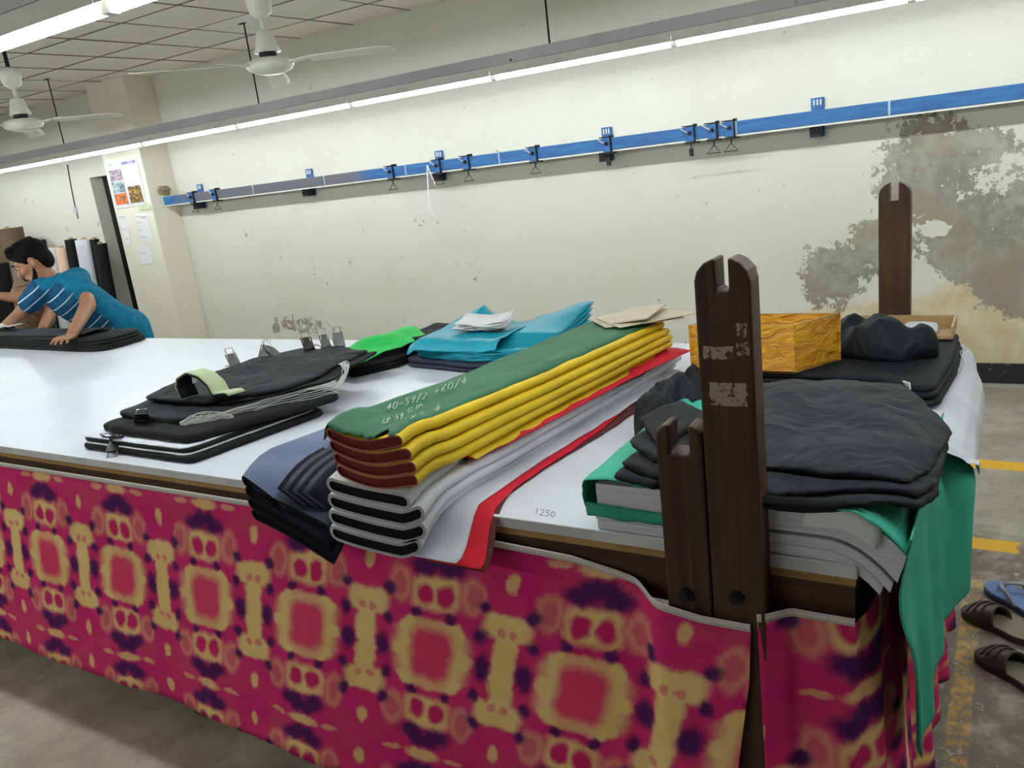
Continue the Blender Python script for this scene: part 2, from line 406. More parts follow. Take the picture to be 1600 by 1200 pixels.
for px, py in ((312, 305), (483, 283), (686, 258), (947, 215), (1277, 180)):
    q = AY(px, py, YW-0.03).x-RX0
    b = MB().box(q-0.04, q+0.04, YW-RY-0.016, YW-RY-0.001, -0.07, 0.16).build('wall_bracket', M['blue'], rl, bevel=0.003)
    MB().box(q-0.032, q+0.032, YW-RY-0.11, YW-RY-0.016, -0.075, -0.012).build('bracket_foot', M['black'], b)
    mb = MB()
    for k in range(3): mb.box(q-0.025+k*0.02, q-0.016+k*0.02, YW-RY-0.019, YW-RY-0.016, 0.115, 0.15)
    mb.build('tape_residue', M['white_metal'], b)
tan = plain('tan_wrapping', srgb(150, 128, 100), 0.7, 0, 0.25, 20)
pe = thing('wrapped_roll', 'small tan wrapped roll on the left end of the blue rail', 'roll', (RX0+0.0, RY, RZ1))
mb = MB(); mb.tube([(0.02, -0.06, 0.05), (0.03, 0.0, 0.055), (0.05, 0.07, 0.05)], [0.05, 0.056, 0.045], 14).build('roll_body', tan, pe, smooth=True)
MB().tube([(0.018, -0.066, 0.05), (0.02, -0.058, 0.05)], 0.018, 12).build('roll_core', M['paper'], pe)
MB().grid(lambda u, v: (-0.06+0.2*u, -0.05+0.1*v, 0.092+0.035*math.sin(u*3.0)-0.05*abs(u-0.3)), 8, 4).build('wrapper_flap', tan, pe, smooth=True, solid=0.003)
def make_hanger(kind):
    t = thing('rail_hanger', '', 'hanger')
    MB().box(-0.032, 0.032, -0.030, -0.019, -0.008, 0.086).build('clamp_plate', M['blue'], t, bevel=0.003)
    MB().box(0.026, 0.036, -0.034, 0.03, -0.02, 0.10).build('strap', M['dark_metal'], t, bevel=0.002)
    MB().box(-0.05, 0.036, -0.034, 0.03, 0.086, 0.093).build('top_strap', M['dark_metal'], t)
    MB().box(-0.034, 0.05, -0.034, 0.03, -0.024, -0.013).build('foot_plate', M['dark_metal'], t)
    MB().tube([(0, -0.030, 0.045), (0, -0.052, 0.045)], [0.014, 0.010], 8).build('bolt', M['black'], t)
    MB().tube([(-0.005, -0.045, 0.047), (-0.06, -0.03, 0.077)], 0.0035, 6).build('pull_cord', M['channel'], t)
    mb = MB()
    if kind == 'tri':
        mb.tube([(0.003, -0.01, -0.02), (0.006, -0.01, -0.035), (0.003, -0.01, -0.05)], 0.0045, 6)
        mb.tube([(0.003, -0.01, -0.05), (0.045, -0.012, -0.10), (-0.045, -0.012, -0.10)], 0.0045, 6, closed=True)
    else:
        mb.tube([(0.0, -0.01, -0.02), (0.0, -0.01, -0.055)], 0.0045, 6).box(-0.012, 0.012, -0.02, 0.0, -0.105, -0.055)
    mb.build('triangle_hook' if kind == 'tri' else 'tag_hook', M['black'], t)
    return t
HT = make_hanger('tri'); first = True
HP = [300, 335, 610, 683, 728, 833, 948, 1078, 1113, 1140]
LB = ['leftmost black triangle hook on the blue rail, beside the pillar', 'black triangle hook on the blue rail, second from the pillar',
      'black triangle hook just right of the bare grey stretch of rail', 'black triangle hook that the white strip hangs from',
      'black triangle hook just right of the white hanging strip', 'black triangle hook alone midway along the blue rail',
      'black narrow hook under the wall bracket right of the middle of the rail', 'black narrow tag hook, left of the close group of three',
      'black triangle hook in the middle of the close group of three', 'rightmost black triangle hook on the blue rail']
for k, px in enumerate(HP):
    if k in (6, 7): h = make_hanger('tag') if k == 6 else copy_tree(h6)
    else: h = HT if first else copy_tree(HT); first = False
    if k == 6: h6 = h
    py = 315-(px-252)*0.128
    q = AY(px, py, RY-0.02); h.location = (q.x, RY, RZ0)
    s = random.uniform(-0.5, 0.5)
    h['label'] = LB[k]; h['group'] = 'hooks along the blue rail'
q = AY(668, 262, RY-0.05)
ws = tag(MB().grid(lambda u, v: Vector((q.x+pw([(0, 0), (.45, -.02), (.72, -.025), (1, .05)], u)+(v-.5)*(0.010+0.01*u), RY-0.05-0.02*u, q.z+0.02-0.46*u)), 14, 2).build('plastic_strip', M['paper'], None, smooth=True, solid=0.002),
         'thin white plastic strip hanging from the blue rail', 'strip')
ws2 = MB().grid(lambda u, v: Vector((q.x+0.002+0.055*u+(v-.5)*0.011, RY-0.052, q.z+0.02-0.17*u)), 6, 2).build('short_tail', M['paper'], ws, smooth=True, solid=0.002)
# ================================================================== CUTTING TABLE
def wood(name, a, b, rough=0.55, stretch=(1, 1, 0.06), scale=22, extra=None):
    m = Mat(name, rough=rough, spec=0.35); co = m.coord()
    g = m.noise(scale, 6, 0.6, stretch=stretch, vec=co, dist=0.6); n = m.noise(4, 5, vec=co)
    c = m.mix(g.step(0.3, 0.7), a, b); c = m.mix(n.step(0.45, 0.75)*0.5, c, tuple(x*0.55 for x in a[:3])+(1,))
    if extra: c = extra(m, co, c)
    m.color(c); m.bump(g, 0.35, 0.003); return m.m
TX0, TX1, TY0, TY1 = -10.6, 0.0, 0.0, 1.56
def lam():
    m = Mat('white_laminate', rough=0.22, spec=0.5); n = m.noise(1.4, 5); f = m.noise(30, 5, 0.7)
    m.color(m.mix((n*0.7+f*0.3).step(0.35, 0.7), srgb(226, 229, 236), srgb(238, 240, 246))); m.rough(n*0.06+0.30); return m.m
M['lam'] = lam()
M['lam_edge'] = plain('laminate_edge', srgb(206, 205, 204), 0.45, 0, 0.12, 9)
M['ply'] = wood('plywood_edge', srgb(150, 112, 66), srgb(184, 146, 92), 0.6, (0.05, 1, 1.6), 60)
M['apron'] = wood('dark_plank', srgb(58, 40, 26), srgb(92, 66, 42), 0.6, (0.05, 1, 1), 26)
def residue(m, co, c):
    x, y, z = m.xyz(co); n = m.noise(70, 6, 0.75, vec=co)
    def rect(px0, py0, px1, py1, y0=-0.052):
        a = AY(px0, py0, y0); b = AY(px1, py1, y0); cx, cz = (a.x+b.x)/2, (a.z+b.z)/2
        return ((x-cx).abs()/(abs(b.x-a.x)/2)).max((z-cz).abs()/(abs(b.z-a.z)/2)).step(1.15, 0.9)
    f = (rect(1108, 597, 1168, 636)*0.62).max(rect(1150, 505, 1168, 528)*0.55).max(rect(1098, 541, 1146, 562)*0.55).max(rect(1150, 534, 1172, 556)*0.5)
    k = (f*0.9+(n-0.5)*1.9).step(0.40, 0.5)*(y+0.045).step(0.004, -0.004)
    return m.mix(k*0.85, c, srgb(176, 164, 152))
M['post'] = wood('dark_oiled_wood', srgb(52, 33, 22), srgb(88, 60, 40), 0.5, (1.6, 1, 0.05), 26, residue)
M['under'] = plain('bare_old_wood', srgb(90, 68, 48), 0.7, 0, 0.25, 8)
tb = thing('cutting_table', 'long white topped fabric cutting table with dark wooden posts', 'table', (0, 0, 0))
xs = [TX0, -8.28, -5.84, -3.40, -0.96, TX1]
for a, b in zip(xs, xs[1:]):
    MB().box(a+0.0008, b-0.0008, TY0, TY1, TZ-0.024, TZ).build('tabletop_board', M['lam'], tb, bevel=0.0015)
MB().box(TX0, TX1, TY0-0.0012, TY0-0.0002, TZ-0.024, TZ-0.0015).build('front_edging', M['lam_edge'], tb)
MB().box(TX1+0.0002, TX1+0.0012, TY0, TY1, TZ-0.024, TZ-0.0015).build('end_edging', M['lam_edge'], tb)
MB().box(TX0, TX1-0.002, TY0+0.002, TY1-0.002, TZ-0.041, TZ-0.0242).build('plywood_sheet', M['ply'], tb)
MB().box(TX0, TX1-0.004, TY0+0.004, TY0+0.034, 0.815, TZ-0.0412).build('front_rail', M['apron'], tb)
MB().box(TX0, TX1-0.004, TY1-0.034, TY1-0.004, 0.815, TZ-0.0412).build('back_rail', M['apron'], tb)
MB().box(-0.034, -0.006, TY0+0.036, TY1-0.036, 0.70, TZ-0.0412).build('end_shade_plank', M['apron'], tb)  # dark plank added to stand in for shade under the table end
for x in (-10.5, -8.4, -6.3, -4.2, -2.1, -0.06):
    MB().box(x-0.03, x+0.03, TY0+0.04, TY1-0.04, 0.83, TZ-0.0412).build('cross_rail', M['apron'], tb)  # dark wood here also imitates the shade below the table end
    for y in (0.1, 1.46): MB().box(x-0.04, x+0.04, y-0.04, y+0.04, 0.0, 0.83).build('leg', M['under'], tb, bevel=0.004)
for xa_, xb_ in ((-10.4, -8.5), (-8.3, -6.4), (-6.2, -4.3), (-4.1, -2.2), (-2.0, -0.15)):
    MB().box(xa_, xb_, 0.085, 0.115, 0.28, 0.34).build('stretcher', M['under'], tb)
def notched(x0, x1, z0, z1, nx0, nx1, nz_, r):
    """front outline of a post with rounded shoulders and a notch in its top"""
    p = [(x0, z0), (x1, z0), (x1, z1-r)]
    p += [(x1-r+r*math.cos(a), z1-r+r*math.sin(a)) for a in (0.5, 0.95, 1.3)]
    p += [(nx1, z1), (nx1, nz_), (nx0, nz_), (nx0, z1)]
    p += [(x0+r-r*math.cos(a), z1-r+r*math.sin(a)) for a in (1.3, 0.95, 0.5, 0.1)]
    return p
# near post pair bolted to the front rail
pm = MB(); pm.prism(notched(-0.240, -0.146, 0.35, 1.497, -0.203, -0.182, 1.443, 0.040), 1, -0.052, 0.003)
post = pm.build('tall_post', M['post'], tb, bevel=0.004)
pm = MB(); pm.prism(notched(-0.330, -0.243, 0.35, 1.205, -0.304, -0.268, 1.150, 0.026), 1, -0.050, 0.003)
sp = pm.build('short_post', M['post'], tb, bevel=0.005)
for px, py in ((1072, 930), (1150, 934)):
    q = AY(px, py, -0.053); mb = MB()
    mb.tube([(q.x, -0.052, q.z), (q.x, -0.057, q.z)], 0.014, 16).tube([(q.x, -0.056, q.z), (q.x, -0.063, q.z)], 0.009, 6)
    mb.build('bolt', M['dark_metal'], tb)
# far post on the back rail
pm = MB(); pm.prism(notched(-0.172, -0.078, 0.35, 1.482, -0.140, -0.112, 1.425, 0.040), 1, 1.565, 1.62)
pm.build('far_post', M['post'], tb, bevel=0.004)
# ---- pen scribbles on the laminate
def strokes(name, segs, mat, parent, r):
    mb = MB()
    for s in segs:
        if len(s) > 1: mb.tube(s, r, 4)
    o = mb.build(name, mat, parent); o['kind'] = 'stuff'; return o
GL = {'0': [[(.5,1),(.1,.8),(.1,.2),(.5,0),(.9,.2),(.9,.8),(.5,1)]], '1': [[(.3,.8),(.6,1),(.5,0)]], '2': [[(.1,.8),(.5,1),(.9,.7),(.1,0),(.95,.05)]],
      '4': [[(.6,1),(.1,.4),(.95,.4)],[(.7,.75),(.6,0)]], '5': [[(.9,1),(.25,1),(.2,.6),(.7,.6),(.85,.3),(.5,0),(.1,.1)]], '6': [[(.8,1),(.2,.5),(.2,.1),(.6,0),(.85,.25),(.5,.5),(.2,.35)]],
      '9': [[(.85,.7),(.5,.5),(.15,.7),(.4,1),(.8,.95),(.85,.6),(.5,0)]], '/': [[(.8,1.1),(.2,-.1)]], '+': [[(.5,.8),(.5,.2)],[(.15,.5),(.9,.5)]], '-': [[(.2,.5),(.8,.5)]],
      'G': [[(.9,.85),(.5,1),(.1,.6),(.2,.1),(.7,.05),(.85,.45),(.5,.45)]], 'R': [[(.15,0),(.2,1),(.75,.9),(.7,.55),(.2,.5),(.9,0)]], 'c': [[(.85,.5),(.4,.6),(.15,.3),(.4,0),(.9,.1)]],
      'm': [[(.05,0),(.1,.6),(.35,.5),(.4,0)],[(.4,.4),(.65,.6),(.8,.4),(.85,0)]], 'x': [[(.2,.6),(.8,0)],[(.8,.6),(.2,0)]], '=': [[(.2,.65),(.85,.65)],[(.2,.35),(.85,.35)]], ' ': []}
def write(text, p0, p1, h, surf):
    """single-stroke writing along the image segment p0-p1, laid on a surface"""
    n = len(text); out = []
    for i, ch in enumerate(text):
        for s in GL[ch]:
            pts = []
            for u, v in s:
                t = (i+u*0.8)/n; px = lerp(p0[0], p1[0], t)+h*v*0.25; py = lerp(p0[1], p1[1], t)-h*v
                pts.append(surf(px, py))
            out.append(pts)
    return out
M['ink'] = plain('pen_ink', srgb(40, 44, 60), 0.6)
strokes('pen_writing', write('1250', (834, 803), (868, 809), 9, lambda a, b: AZ(a, b, TZ+0.0006)), M['ink'], tb, 0.0006)
strokes('pen_writing', [[AZ(a, b, TZ+0.0005) for a, b in s] for s in (((745, 782), (756, 786), (762, 782)), ((752, 790), (764, 794)))], M['ink'], tb, 0.0006)
# ================================================================== PRINTED SKIRT CLOTH
def skirt_mat():
    m = Mat('pink_printed_cloth', rough=0.85, spec=0.2); uv = m.coord('UV'); u, v, _ = m.xyz(uv)
    w1 = m.noise(9, 3, vec=uv)-0.5; w2 = m.noise(9, 3, vec=uv, stretch=(1, 1, 1), dist=0.5)-0.5
    w3 = m.noise(34, 3, vec=uv)-0.5; w4 = m.noise(31, 3, vec=uv, dist=0.3)-0.5
    un = u+w1*0.03+w3*0.022; vn = v+w2*0.03+w4*0.022
    a = un.ping(0.2075); b = vn.abs().ping(0.31)              # mirrored repeat
    def e(cx, cz, rx, rz, soft=0.35):
        p = (a-cx)/rx; q = (b-cz)/rz
        return (p*p+q*q).sqrt().step(1+soft, 1-soft)
    def rr(cx, cz, rx, rz, soft=0.3):
        p = (a-cx)/rx; q = (b-cz)/rz; p = p*p; q = q*q
        return (p*p+q*q).sqrt().sqrt().step(1+soft, 1-soft)
    n = m.noise(5, 4, vec=uv); chk = (u.ping(0.06)*v.ping(0.055)*900.0).step(0.2, 2.0)
    col = m.mix(n.step(0.3, 0.7), srgb(206, 34, 112), srgb(222, 52, 120))
    col = m.mix(chk*0.35, col, srgb(214, 52, 100)); col = m.mix((b-0.27).abs().step(0.07, 0.0)*n.step(0.4, 0.6)*0.6, col, srgb(196, 70, 96))
    yel = (rr(0, 0, 0.105, 0.102, 0.26).max(e(0.085, 0.0, 0.035, 0.03)).max(e(0.07, 0.075, 0.03, 0.035)))*((b-0.104).step(0.006, -0.008).max(0.0))
    yel = yel*(((a*0.8+b)-0.158).step(0.012, -0.012))
    yel = yel.max(rr(0, 0.175, 0.068, 0.046))
    yel = yel.max((e(0.105, 0.185, 0.034, 0.05)*0.45))
    bone = (a-0.2075)*-1.0; bw = (b*b)*2.6+0.022
    yel = yel.max((bone-0.030).step(0.010, -0.008)*b.step(0.12, 0.10)).max(rr(0.2075, 0.122, 0.066, 0.036, 0.25))
    yel = yel.max(e(0.2075, 0.24, 0.016, 0.026)*0.8).max(e(0.0, 0.31, 0.05, 0.018)*0.8).max(e(0.1, 0.31, 0.03, 0.01)*0.5)
    col = m.mix(yel, col, m.mix(n.step(0.3, 0.7), srgb(236, 200, 126), srgb(244, 212, 146)))
    pk = rr(0, 0, 0.062, 0.076, 0.3).max(e(0.03, 0.17, 0.026, 0.031)).max(e(0.19, 0.105, 0.012, 0.012)*0.6).max(e(0.108, 0.185, 0.02, 0.034)*0.6)
    col = m.mix(pk, col, m.mix(b.step(0.10, 0.15), srgb(228, 66, 112), srgb(206, 36, 104)))
    pu = e(0.040, 0.245, 0.040, 0.024, 0.5).max(e(0.018, 0.262, 0.03, 0.026, 0.5)).max(e(0.152, 0.0, 0.024, 0.036, 0.45)).max(e(0.136, 0.085, 0.017, 0.019, 0.55)).max(e(0.140, 0.165, 0.017, 0.019, 0.55)).max(e(0.052, 0.115, 0.015, 0.014, 0.55))
    col = m.mix(pu*0.93, col, srgb(62, 26, 92))
    m.color(col); m.bump(m.noise(300, 2, vec=uv)*0.2+m.noise(10, 3, vec=uv), 0.12, 0.003); return m.m
M['skirt'] = skirt_mat()
def band_mat():
    m = Mat('white_selvedge', rough=0.8); co = m.coord('UV'); u, v, _ = m.xyz(co)
    n = m.noise(60, 4, vec=co, stretch=(1, 6, 1)); k = m.noise(8, 3, vec=co)
    ln = (v.ping(0.5)-0.25).abs().step(0.05, 0.02)
    m.color(m.mix(((n-0.62).step(0, 0.05)*k.step(0.45, 0.55)).max(ln*0.5), srgb(216, 208, 204), srgb(92, 80, 82))); return m.m
M['band'] = band_mat()
PX_TOP = [(-60, 719), (0, 727), (200, 759), (400, 791), (560, 817), (756, 849), (894, 876), (968, 900), (1040, 928), (1110, 949), (1177, 961)]
_tp = [AY(a, b, -0.008) for a, b in PX_TOP]
TOPZ = [(-9.5, _tp[0].z)]+[(p.x, p.z) for p in _tp]
def skirt(name, label, fn, nu, nv, uvf, bandfn):
    t = thing(name, label, 'cloth', fn(0, 1))
    inv = Matrix.Translation(t.location).inverted()
    mb = MB().grid(fn, nu, nv); o = mb.build('printed_cloth', M['skirt'], t, smooth=True)
    o.matrix_parent_inverse = inv
    uvl = o.data.uv_layers.new(name='UVMap')
    for lp in o.data.loops:
        i = lp.vertex_index; uvl.data[lp.index].uv = uvf(i//(nv+1)/nu, (i % (nv+1))/nv, o.data.vertices[i].co)
    md = o.modifiers.new('thick', 'SOLIDIFY'); md.thickness = 0.0015
    mb = MB().grid(bandfn, nu, 2); b = mb.build('selvedge_band', M['band'], t, smooth=True)
    b.matrix_parent_inverse = inv
    uvl = b.data.uv_layers.new(name='UVMap')
    for lp in b.data.loops:
        i = lp.vertex_index; uvl.data[lp.index].uv = (b.data.vertices[i].co.x+b.data.vertices[i].co.y, (i % 3)/2)
    md = b.modifiers.new('thick', 'SOLIDIFY'); md.thickness = 0.001
    return t
SX1 = -0.168
HEM = 0.105
def xe(v):      # right edge of the long cloth, cut on a slant beside the slit
    return SX1-pw([(0, 0.085), (0.35, 0.062), (0.6, 0.034), (0.85, 0.008), (1, 0.002)], v)
def long_pt(u, v):
    uu = 1-(1-u)**1.5
    x = lerp(-9.4, xe(v), uu); zt = pw(TOPZ, x); z = lerp(HEM+0.012*math.sin(x*1.7), zt, v)
    y = -0.008-(1-v)*0.018+0.010*(1-v)*math.sin(x*5.1+nz(x, 0, 3)*2)+0.004*math.sin(x*14)*(1-v)
    if x > -0.42: y -= 0.052*sst(-0.42, -0.34, x)*(1.0)
    return Vector((x, y, z))
RCX, RCZ, SH = -0.976, 0.552, 0.255
def long_uv(u, v, co): return (co.x-RCX-SH*(co.z-RCZ), co.z-RCZ)
skirt('table_skirt', 'long pink cloth printed with yellow and purple rings, tacked along the table front', long_pt, 320, 26, long_uv,
      lambda u, v: (lambda p: Vector((p.x, p.y-0.003, p.z-0.002+0.016*v)))(long_pt(u, 1)))
# shorter cloth that turns the corner and hangs along the table end
def end_path(s):
    """plan of the short cloth: s in metres along it from the slit"""
    L1 = 0.158
    if s < L1: return Vector((-0.160+s, -0.012-0.040*sst(0.06, 0.0, s), 0)), 0.0
    return Vector((-0.002+0.012*sst(0, 0.05, s-L1), -0.012+(s-L1), 0)), 1.0
def end_pt(u, v):
    s = 1.62*(u**1.15); p, e = end_path(s); q = max(0, s-0.158)
    zt = 0.842 if s < 0.158 else 0.842+0.045*sst(0.0, 0.15, q)-0.02*sst(0.2, 0.5, q)
    z = lerp(HEM+0.015, zt, v); w = (1-v)
    k = sst(0.0, 0.12, q)
    out = k*(0.020+0.035*w+0.022*w*math.sin(q*26+1.0)+0.012*math.sin(q*41)*w**0.5)
    if s < 0.158: return Vector((p.x+0.012*w, p.y-0.02*w-0.005*math.sin(s*60)*w, z))
    return Vector((p.x+out+0.012*w*(1-k), p.y+0.05*w*(1-k)-0.02*w*(1-k), z))
def end_uv(u, v, co):
    s = 1.62*(u**1.15); return (s-0.205+0.02*v, co.z-0.37-0.10*s)
skirt('table_skirt', 'shorter pink printed cloth right of the slit, turning the table corner', end_pt, 150, 26, end_uv,
      lambda u, v: (lambda p: Vector((p.x+(0.002 if p.x > -0.001 else 0), p.y-0.002, p.z-0.002+0.016*v)))(end_pt(min(u, 1)*0.135, 1)))
# ================================================================== CLOTH ON THE TABLE
def ccw(o):
    a = sum(p[0]*q[1]-q[0]*p[1] for p, q in zip(o, o[1:]+o[:1])); return o if a > 0 else o[::-1]
def resample(o, n, soft=2):
    o = ccw([(p[0], p[1]) for p in o]); L = []; tot = 0
    for p, q in zip(o, o[1:]+o[:1]): d = math.hypot(q[0]-p[0], q[1]-p[1]); L.append(d); tot += d
    out = []; i = 0; acc = 0
    for k in range(n):
        s = tot*k/n
        while acc+L[i] < s: acc += L[i]; i += 1
        t = (s-acc)/L[i]; p, q = o[i], o[(i+1) % len(o)]; out.append((lerp(p[0], q[0], t), lerp(p[1], q[1], t)))
    for _ in range(soft):
        out = [((out[k-1][0]+2*out[k][0]+out[(k+1) % n][0])/4, (out[k-1][1]+2*out[k][1]+out[(k+1) % n][1])/4) for k in range(n)]
    return out
def slab(outline, z0, z1, r=0.01, n=72, zf=None, amp=0.0, fr=9.0, seed=0, rag=0.0, soft=2, crown=0.0, mb=None, mi=0, rings=(0.8, 0.6, 0.4, 0.2)):
    """a folded layer of cloth: rounded rim, softly uneven top"""
    o = resample(outline, n, soft); cx = sum(p[0] for p in o)/n; cy = sum(p[1] for p in o)/n; mb = mb or MB()
    h = z1-z0; prof = [(r*0.7, 0.0), (r*0.15, 0.18), (0.0, 0.5), (r*0.2, 0.82), (r*0.9, 1.0)]
    secs = []
    def zz(x, y, t, c=0.0):
        b = zf(x, y) if zf else 0.0
        return z0+h*t+b+(amp*nz(x*fr, y*fr, seed)+0.4*amp*nz(x*fr*2.7, y*fr*2.7, seed+5))*t+crown*c*t
    for ins, t in prof:
        sec = []
        for k, (x, y) in enumerate(o):
            d = math.hypot(x-cx, y-cy); g = 1-ins/max(d, 1e-4)+rag*nz(k*0.7, seed*3.1, t*2)/max(d, 0.05)
            X, Y = cx+(x-cx)*g, cy+(y-cy)*g; sec.append((X, Y, zz(X, Y, t)))
        secs.append(sec)
    for g in rings:
        sec = []
        for (x, y, _) in secs[4]:
            X, Y = cx+(x-cx)*g, cy+(y-cy)*g; sec.append((X, Y, zz(X, Y, 1.0, 1-g*g)))
        secs.append(sec)
    vs = [p for s in secs for p in s]; fs = []; R = len(secs)
    for i in range(R-1):
        for k in range(n): fs.append((i*n+k, i*n+(k+1) % n, (i+1)*n+(k+1) % n, (i+1)*n+k))
    vs.append((cx, cy, zz(cx, cy, 1.0, 1.0))); fs += [((R-1)*n+k, (R-1)*n+(k+1) % n, len(vs)-1) for k in range(n)]
    fs.append(tuple(range(n-1, -1, -1)))
    return mb.add(vs, fs, mi)
def pz(pts, z): return [tuple(AZ(a, b, z))[:2] for a, b in pts]
def rel(t, *objs):
    """parts modelled in world coordinates, kept in place under a thing whose origin is elsewhere"""
    for o in objs: o.matrix_parent_inverse = Matrix.Translation(t.location).inverted()
def kid(t, mb, name, mats, **k):
    o = mb.build(name, mats, t, **k); rel(t, o); return o
M['black_cloth'] = cloth('black_cloth', srgb(21, 24, 29), 0.75, 0.35, 0.25)
def wrinkled(name, col, rough, spec):
    m = Mat(name, col, rough, 0, spec); n = m.noise(5, 4); k = m.noise(4.5, 3, 0.5, dist=1.4); w = m.noise(13, 4, 0.5, dist=0.8)
    m.color(m.mix(n.step(0.3, 0.7), tuple(c*0.8 for c in col[:3])+(1,), tuple(c*1.2 for c in col[:3])+(1,)))
    m.bump((k-0.5).abs()*-1.4+w*0.35+m.noise(380, 2)*0.02, 0.55, 0.03); return m.m
M['black_wrinkled'] = wrinkled('black_wrinkled_cloth', srgb(20, 24, 30), 0.7, 0.3)
M['black_cloth2'] = cloth('black_knit', srgb(18, 19, 21), 0.8, 0.3, 0.3)
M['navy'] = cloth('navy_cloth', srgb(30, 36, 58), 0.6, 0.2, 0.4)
M['navy_lit_top'] = cloth('navy_lit_top_cloth', srgb(78, 90, 124), 0.5, 0.2, 0.5)  # paler navy, with the light on the top fold put into the colour
M['white_cloth'] = cloth('white_cloth', srgb(222, 224, 230), 0.8, 0.25)
M['grey_edge'] = cloth('grey_cut_edge', srgb(172, 168, 172), 0.9, 0.6)
M['ink_cloth'] = cloth('black_lining', srgb(16, 17, 26), 0.9, 0.3)
M['yellow'] = cloth('yellow_cloth', srgb(222, 188, 34), 0.6, 0.2, 0.35)
M['maroon'] = cloth('maroon_lining', srgb(112, 40, 34), 0.9, 0.5)
M['maroon_edge'] = cloth('maroon_cut_edge', srgb(158, 92, 84), 0.9, 0.6)
M['green'] = cloth('green_cloth', srgb(46, 98, 68), 0.65, 0.35, 0.35)
M['red'] = cloth('red_cloth', srgb(206, 30, 52), 0.75, 0.2)
M['burgundy'] = cloth('burgundy_cloth', srgb(92, 48, 46), 0.9, 0.4)
M['bright_green'] = cloth('bright_green_cloth', srgb(22, 190, 84), 0.6, 0.2, 0.4)
M['cyan'] = cloth('turquoise_cloth', srgb(0, 150, 172), 0.45, 0.2, 0.5)
M['cyan_edge'] = cloth('turquoise_cut_edge', srgb(18, 160, 182), 0.6, 0.2, 0.4)
M['teal'] = cloth('teal_cloth', srgb(58, 168, 140), 0.7, 0.25, 0.35)
M['serge'] = plain('white_thread', srgb(214, 214, 208), 0.8)
M['chalk'] = plain('chalk', srgb(196, 212, 200), 0.9)
# ---- accordion piles running front to back
def tongue(s0, s1, t0, t1, k=7):
    """closed flat loop in (across, up) with round ends"""
    c = (t0+t1)/2; r = (t1-t0)/2; pts = []
    for i in range(12): pts.append((lerp(s0+r, s1-r, i/11), t0))
    for i in range(1, k): a = -math.pi/2+math.pi*i/k; pts.append((s1-r+r*math.cos(a), c+r*math.sin(a)))
    for i in range(12): pts.append((lerp(s1-r, s0+r, i/11), t1))
    for i in range(1, k): a = math.pi/2+math.pi*i/k; pts.append((s0+r+r*math.cos(a), c+r*math.sin(a)))
    return pts
def fold(t, name, ys, xl, xr, zb, th, sag, mats, seed, dxl=0.0, dxr=0.0, shell=0.22):
    """one fold of a pile: outer skin, cut edge ring and lining on the front end"""
    secs = []
    for y in ys:
        L = xl(y)+dxl+0.004*nz(y*6, seed, 1); R = xr(y)+dxr+0.0035*nz(y*4, seed, 7); w = R-L; h = th(y)
        secs.append([(x, y, zb(y)+z+sag(y, (x-L)/w)+0.0016*nz(x*8, y*7, seed)) for x, z in tongue(L, R, 0.0, h)])
    mb = MB(); mb.loft(secs, 0, True, False)
    y = ys[0]; y2 = ys[1]; dz = lambda q, s: (zb(y2)+sag(y2, s)-zb(y)-sag(y, s))*q/(y2-y); L = xl(y)+dxl+0.004*nz(y*6, seed, 1); R = xr(y)+dxr+0.0035*nz(y*4, seed, 7); w = R-L; h = th(y); e = h*shell
    def ring(dy, e): return [(x, y+dy, zb(y)+z+sag(y, (x-L)/w)+dz(dy, (x-L)/w)+0.0016*nz(x*8, y*7, seed)) for x, z in tongue(L+e*1.2, R-e*1.2, e, h-e)]
    mb.loft([secs[0], ring(0.0, e)], 1, True, False)
    inner = ring(0.006, e); mb.loft([ring(0.0, e), inner], 2, True, False)
    n = len(inner); m = len(mb.v); mb.v += inner
    # lining face as a strip of quads between lower and upper run
    for i in range(11): mb.f.append((m+i, m+i+1, m+29-i-1, m+29-i)); mb.m.append(2)
    mb.f.append(tuple(m+k for k in list(range(11, 19)))); mb.m.append(2)
    mb.f.append(tuple(m+k for k in list(range(29, n))+[0])); mb.m.append(2)
    n2 = len(secs[-1]); b = len(mb.v); mb.v += secs[-1]; mb.f.append(tuple(b+k for k in range(n2))); mb.m.append(0)
    return kid(t, mb, name, mats, smooth=True)
def frange(a, b, n): return [lerp(a, b, i/n) for i in range(n+1)]
YS = frange(-0.125, 1.20, 30)
drp = lambda y: -3.2*min(0, y)**2
# white and black pile
wt = thing('folded_fabric', 'long pile of white folded cloth with black lining, hanging over the table edge', 'fabric', (-0.9, 0.5, TZ))
wl = lambda y: pw([(-.125, -1.118), (0.2, -1.10), (1.2, -1.05)], y)
wr = lambda y: pw([(-.125, -0.832), (0.1, -0.828), (0.4, -0.80), (0.8, -0.760), (1.2, -0.735)], y)
WTH = lambda y: pw([(-.125, 0.040), (-0.06, 0.032), (0.0, 0.0275), (0.3, 0.0265), (1.2, 0.0245)], y)
for k in range(4):
    zb = lambda y, k=k: TZ+0.004+drp(y)*1.1+k*WTH(y)
    sag = lambda y, s, k=k: (-0.045*s*(1.0-0.6*s)*sst(0.12, -0.12, y)+0.020*sst(0.75, 1.0, s)*sst(0.2, -0.12, y))*(1.0 if k < 3 else 0.85)-(0.020*sst(0.75, 1.0, s)*sst(0.2, -0.12, y) if k == 3 else 0)
    fold(wt, 'fold', YS, wl, wr, zb, lambda y: WTH(y)*0.93, sag, [M['white_cloth'], M['grey_edge'], M['ink_cloth']], 11+k, 0.006*k, (-0.02, 0.0, 0.004, -0.03)[k], 0.2)
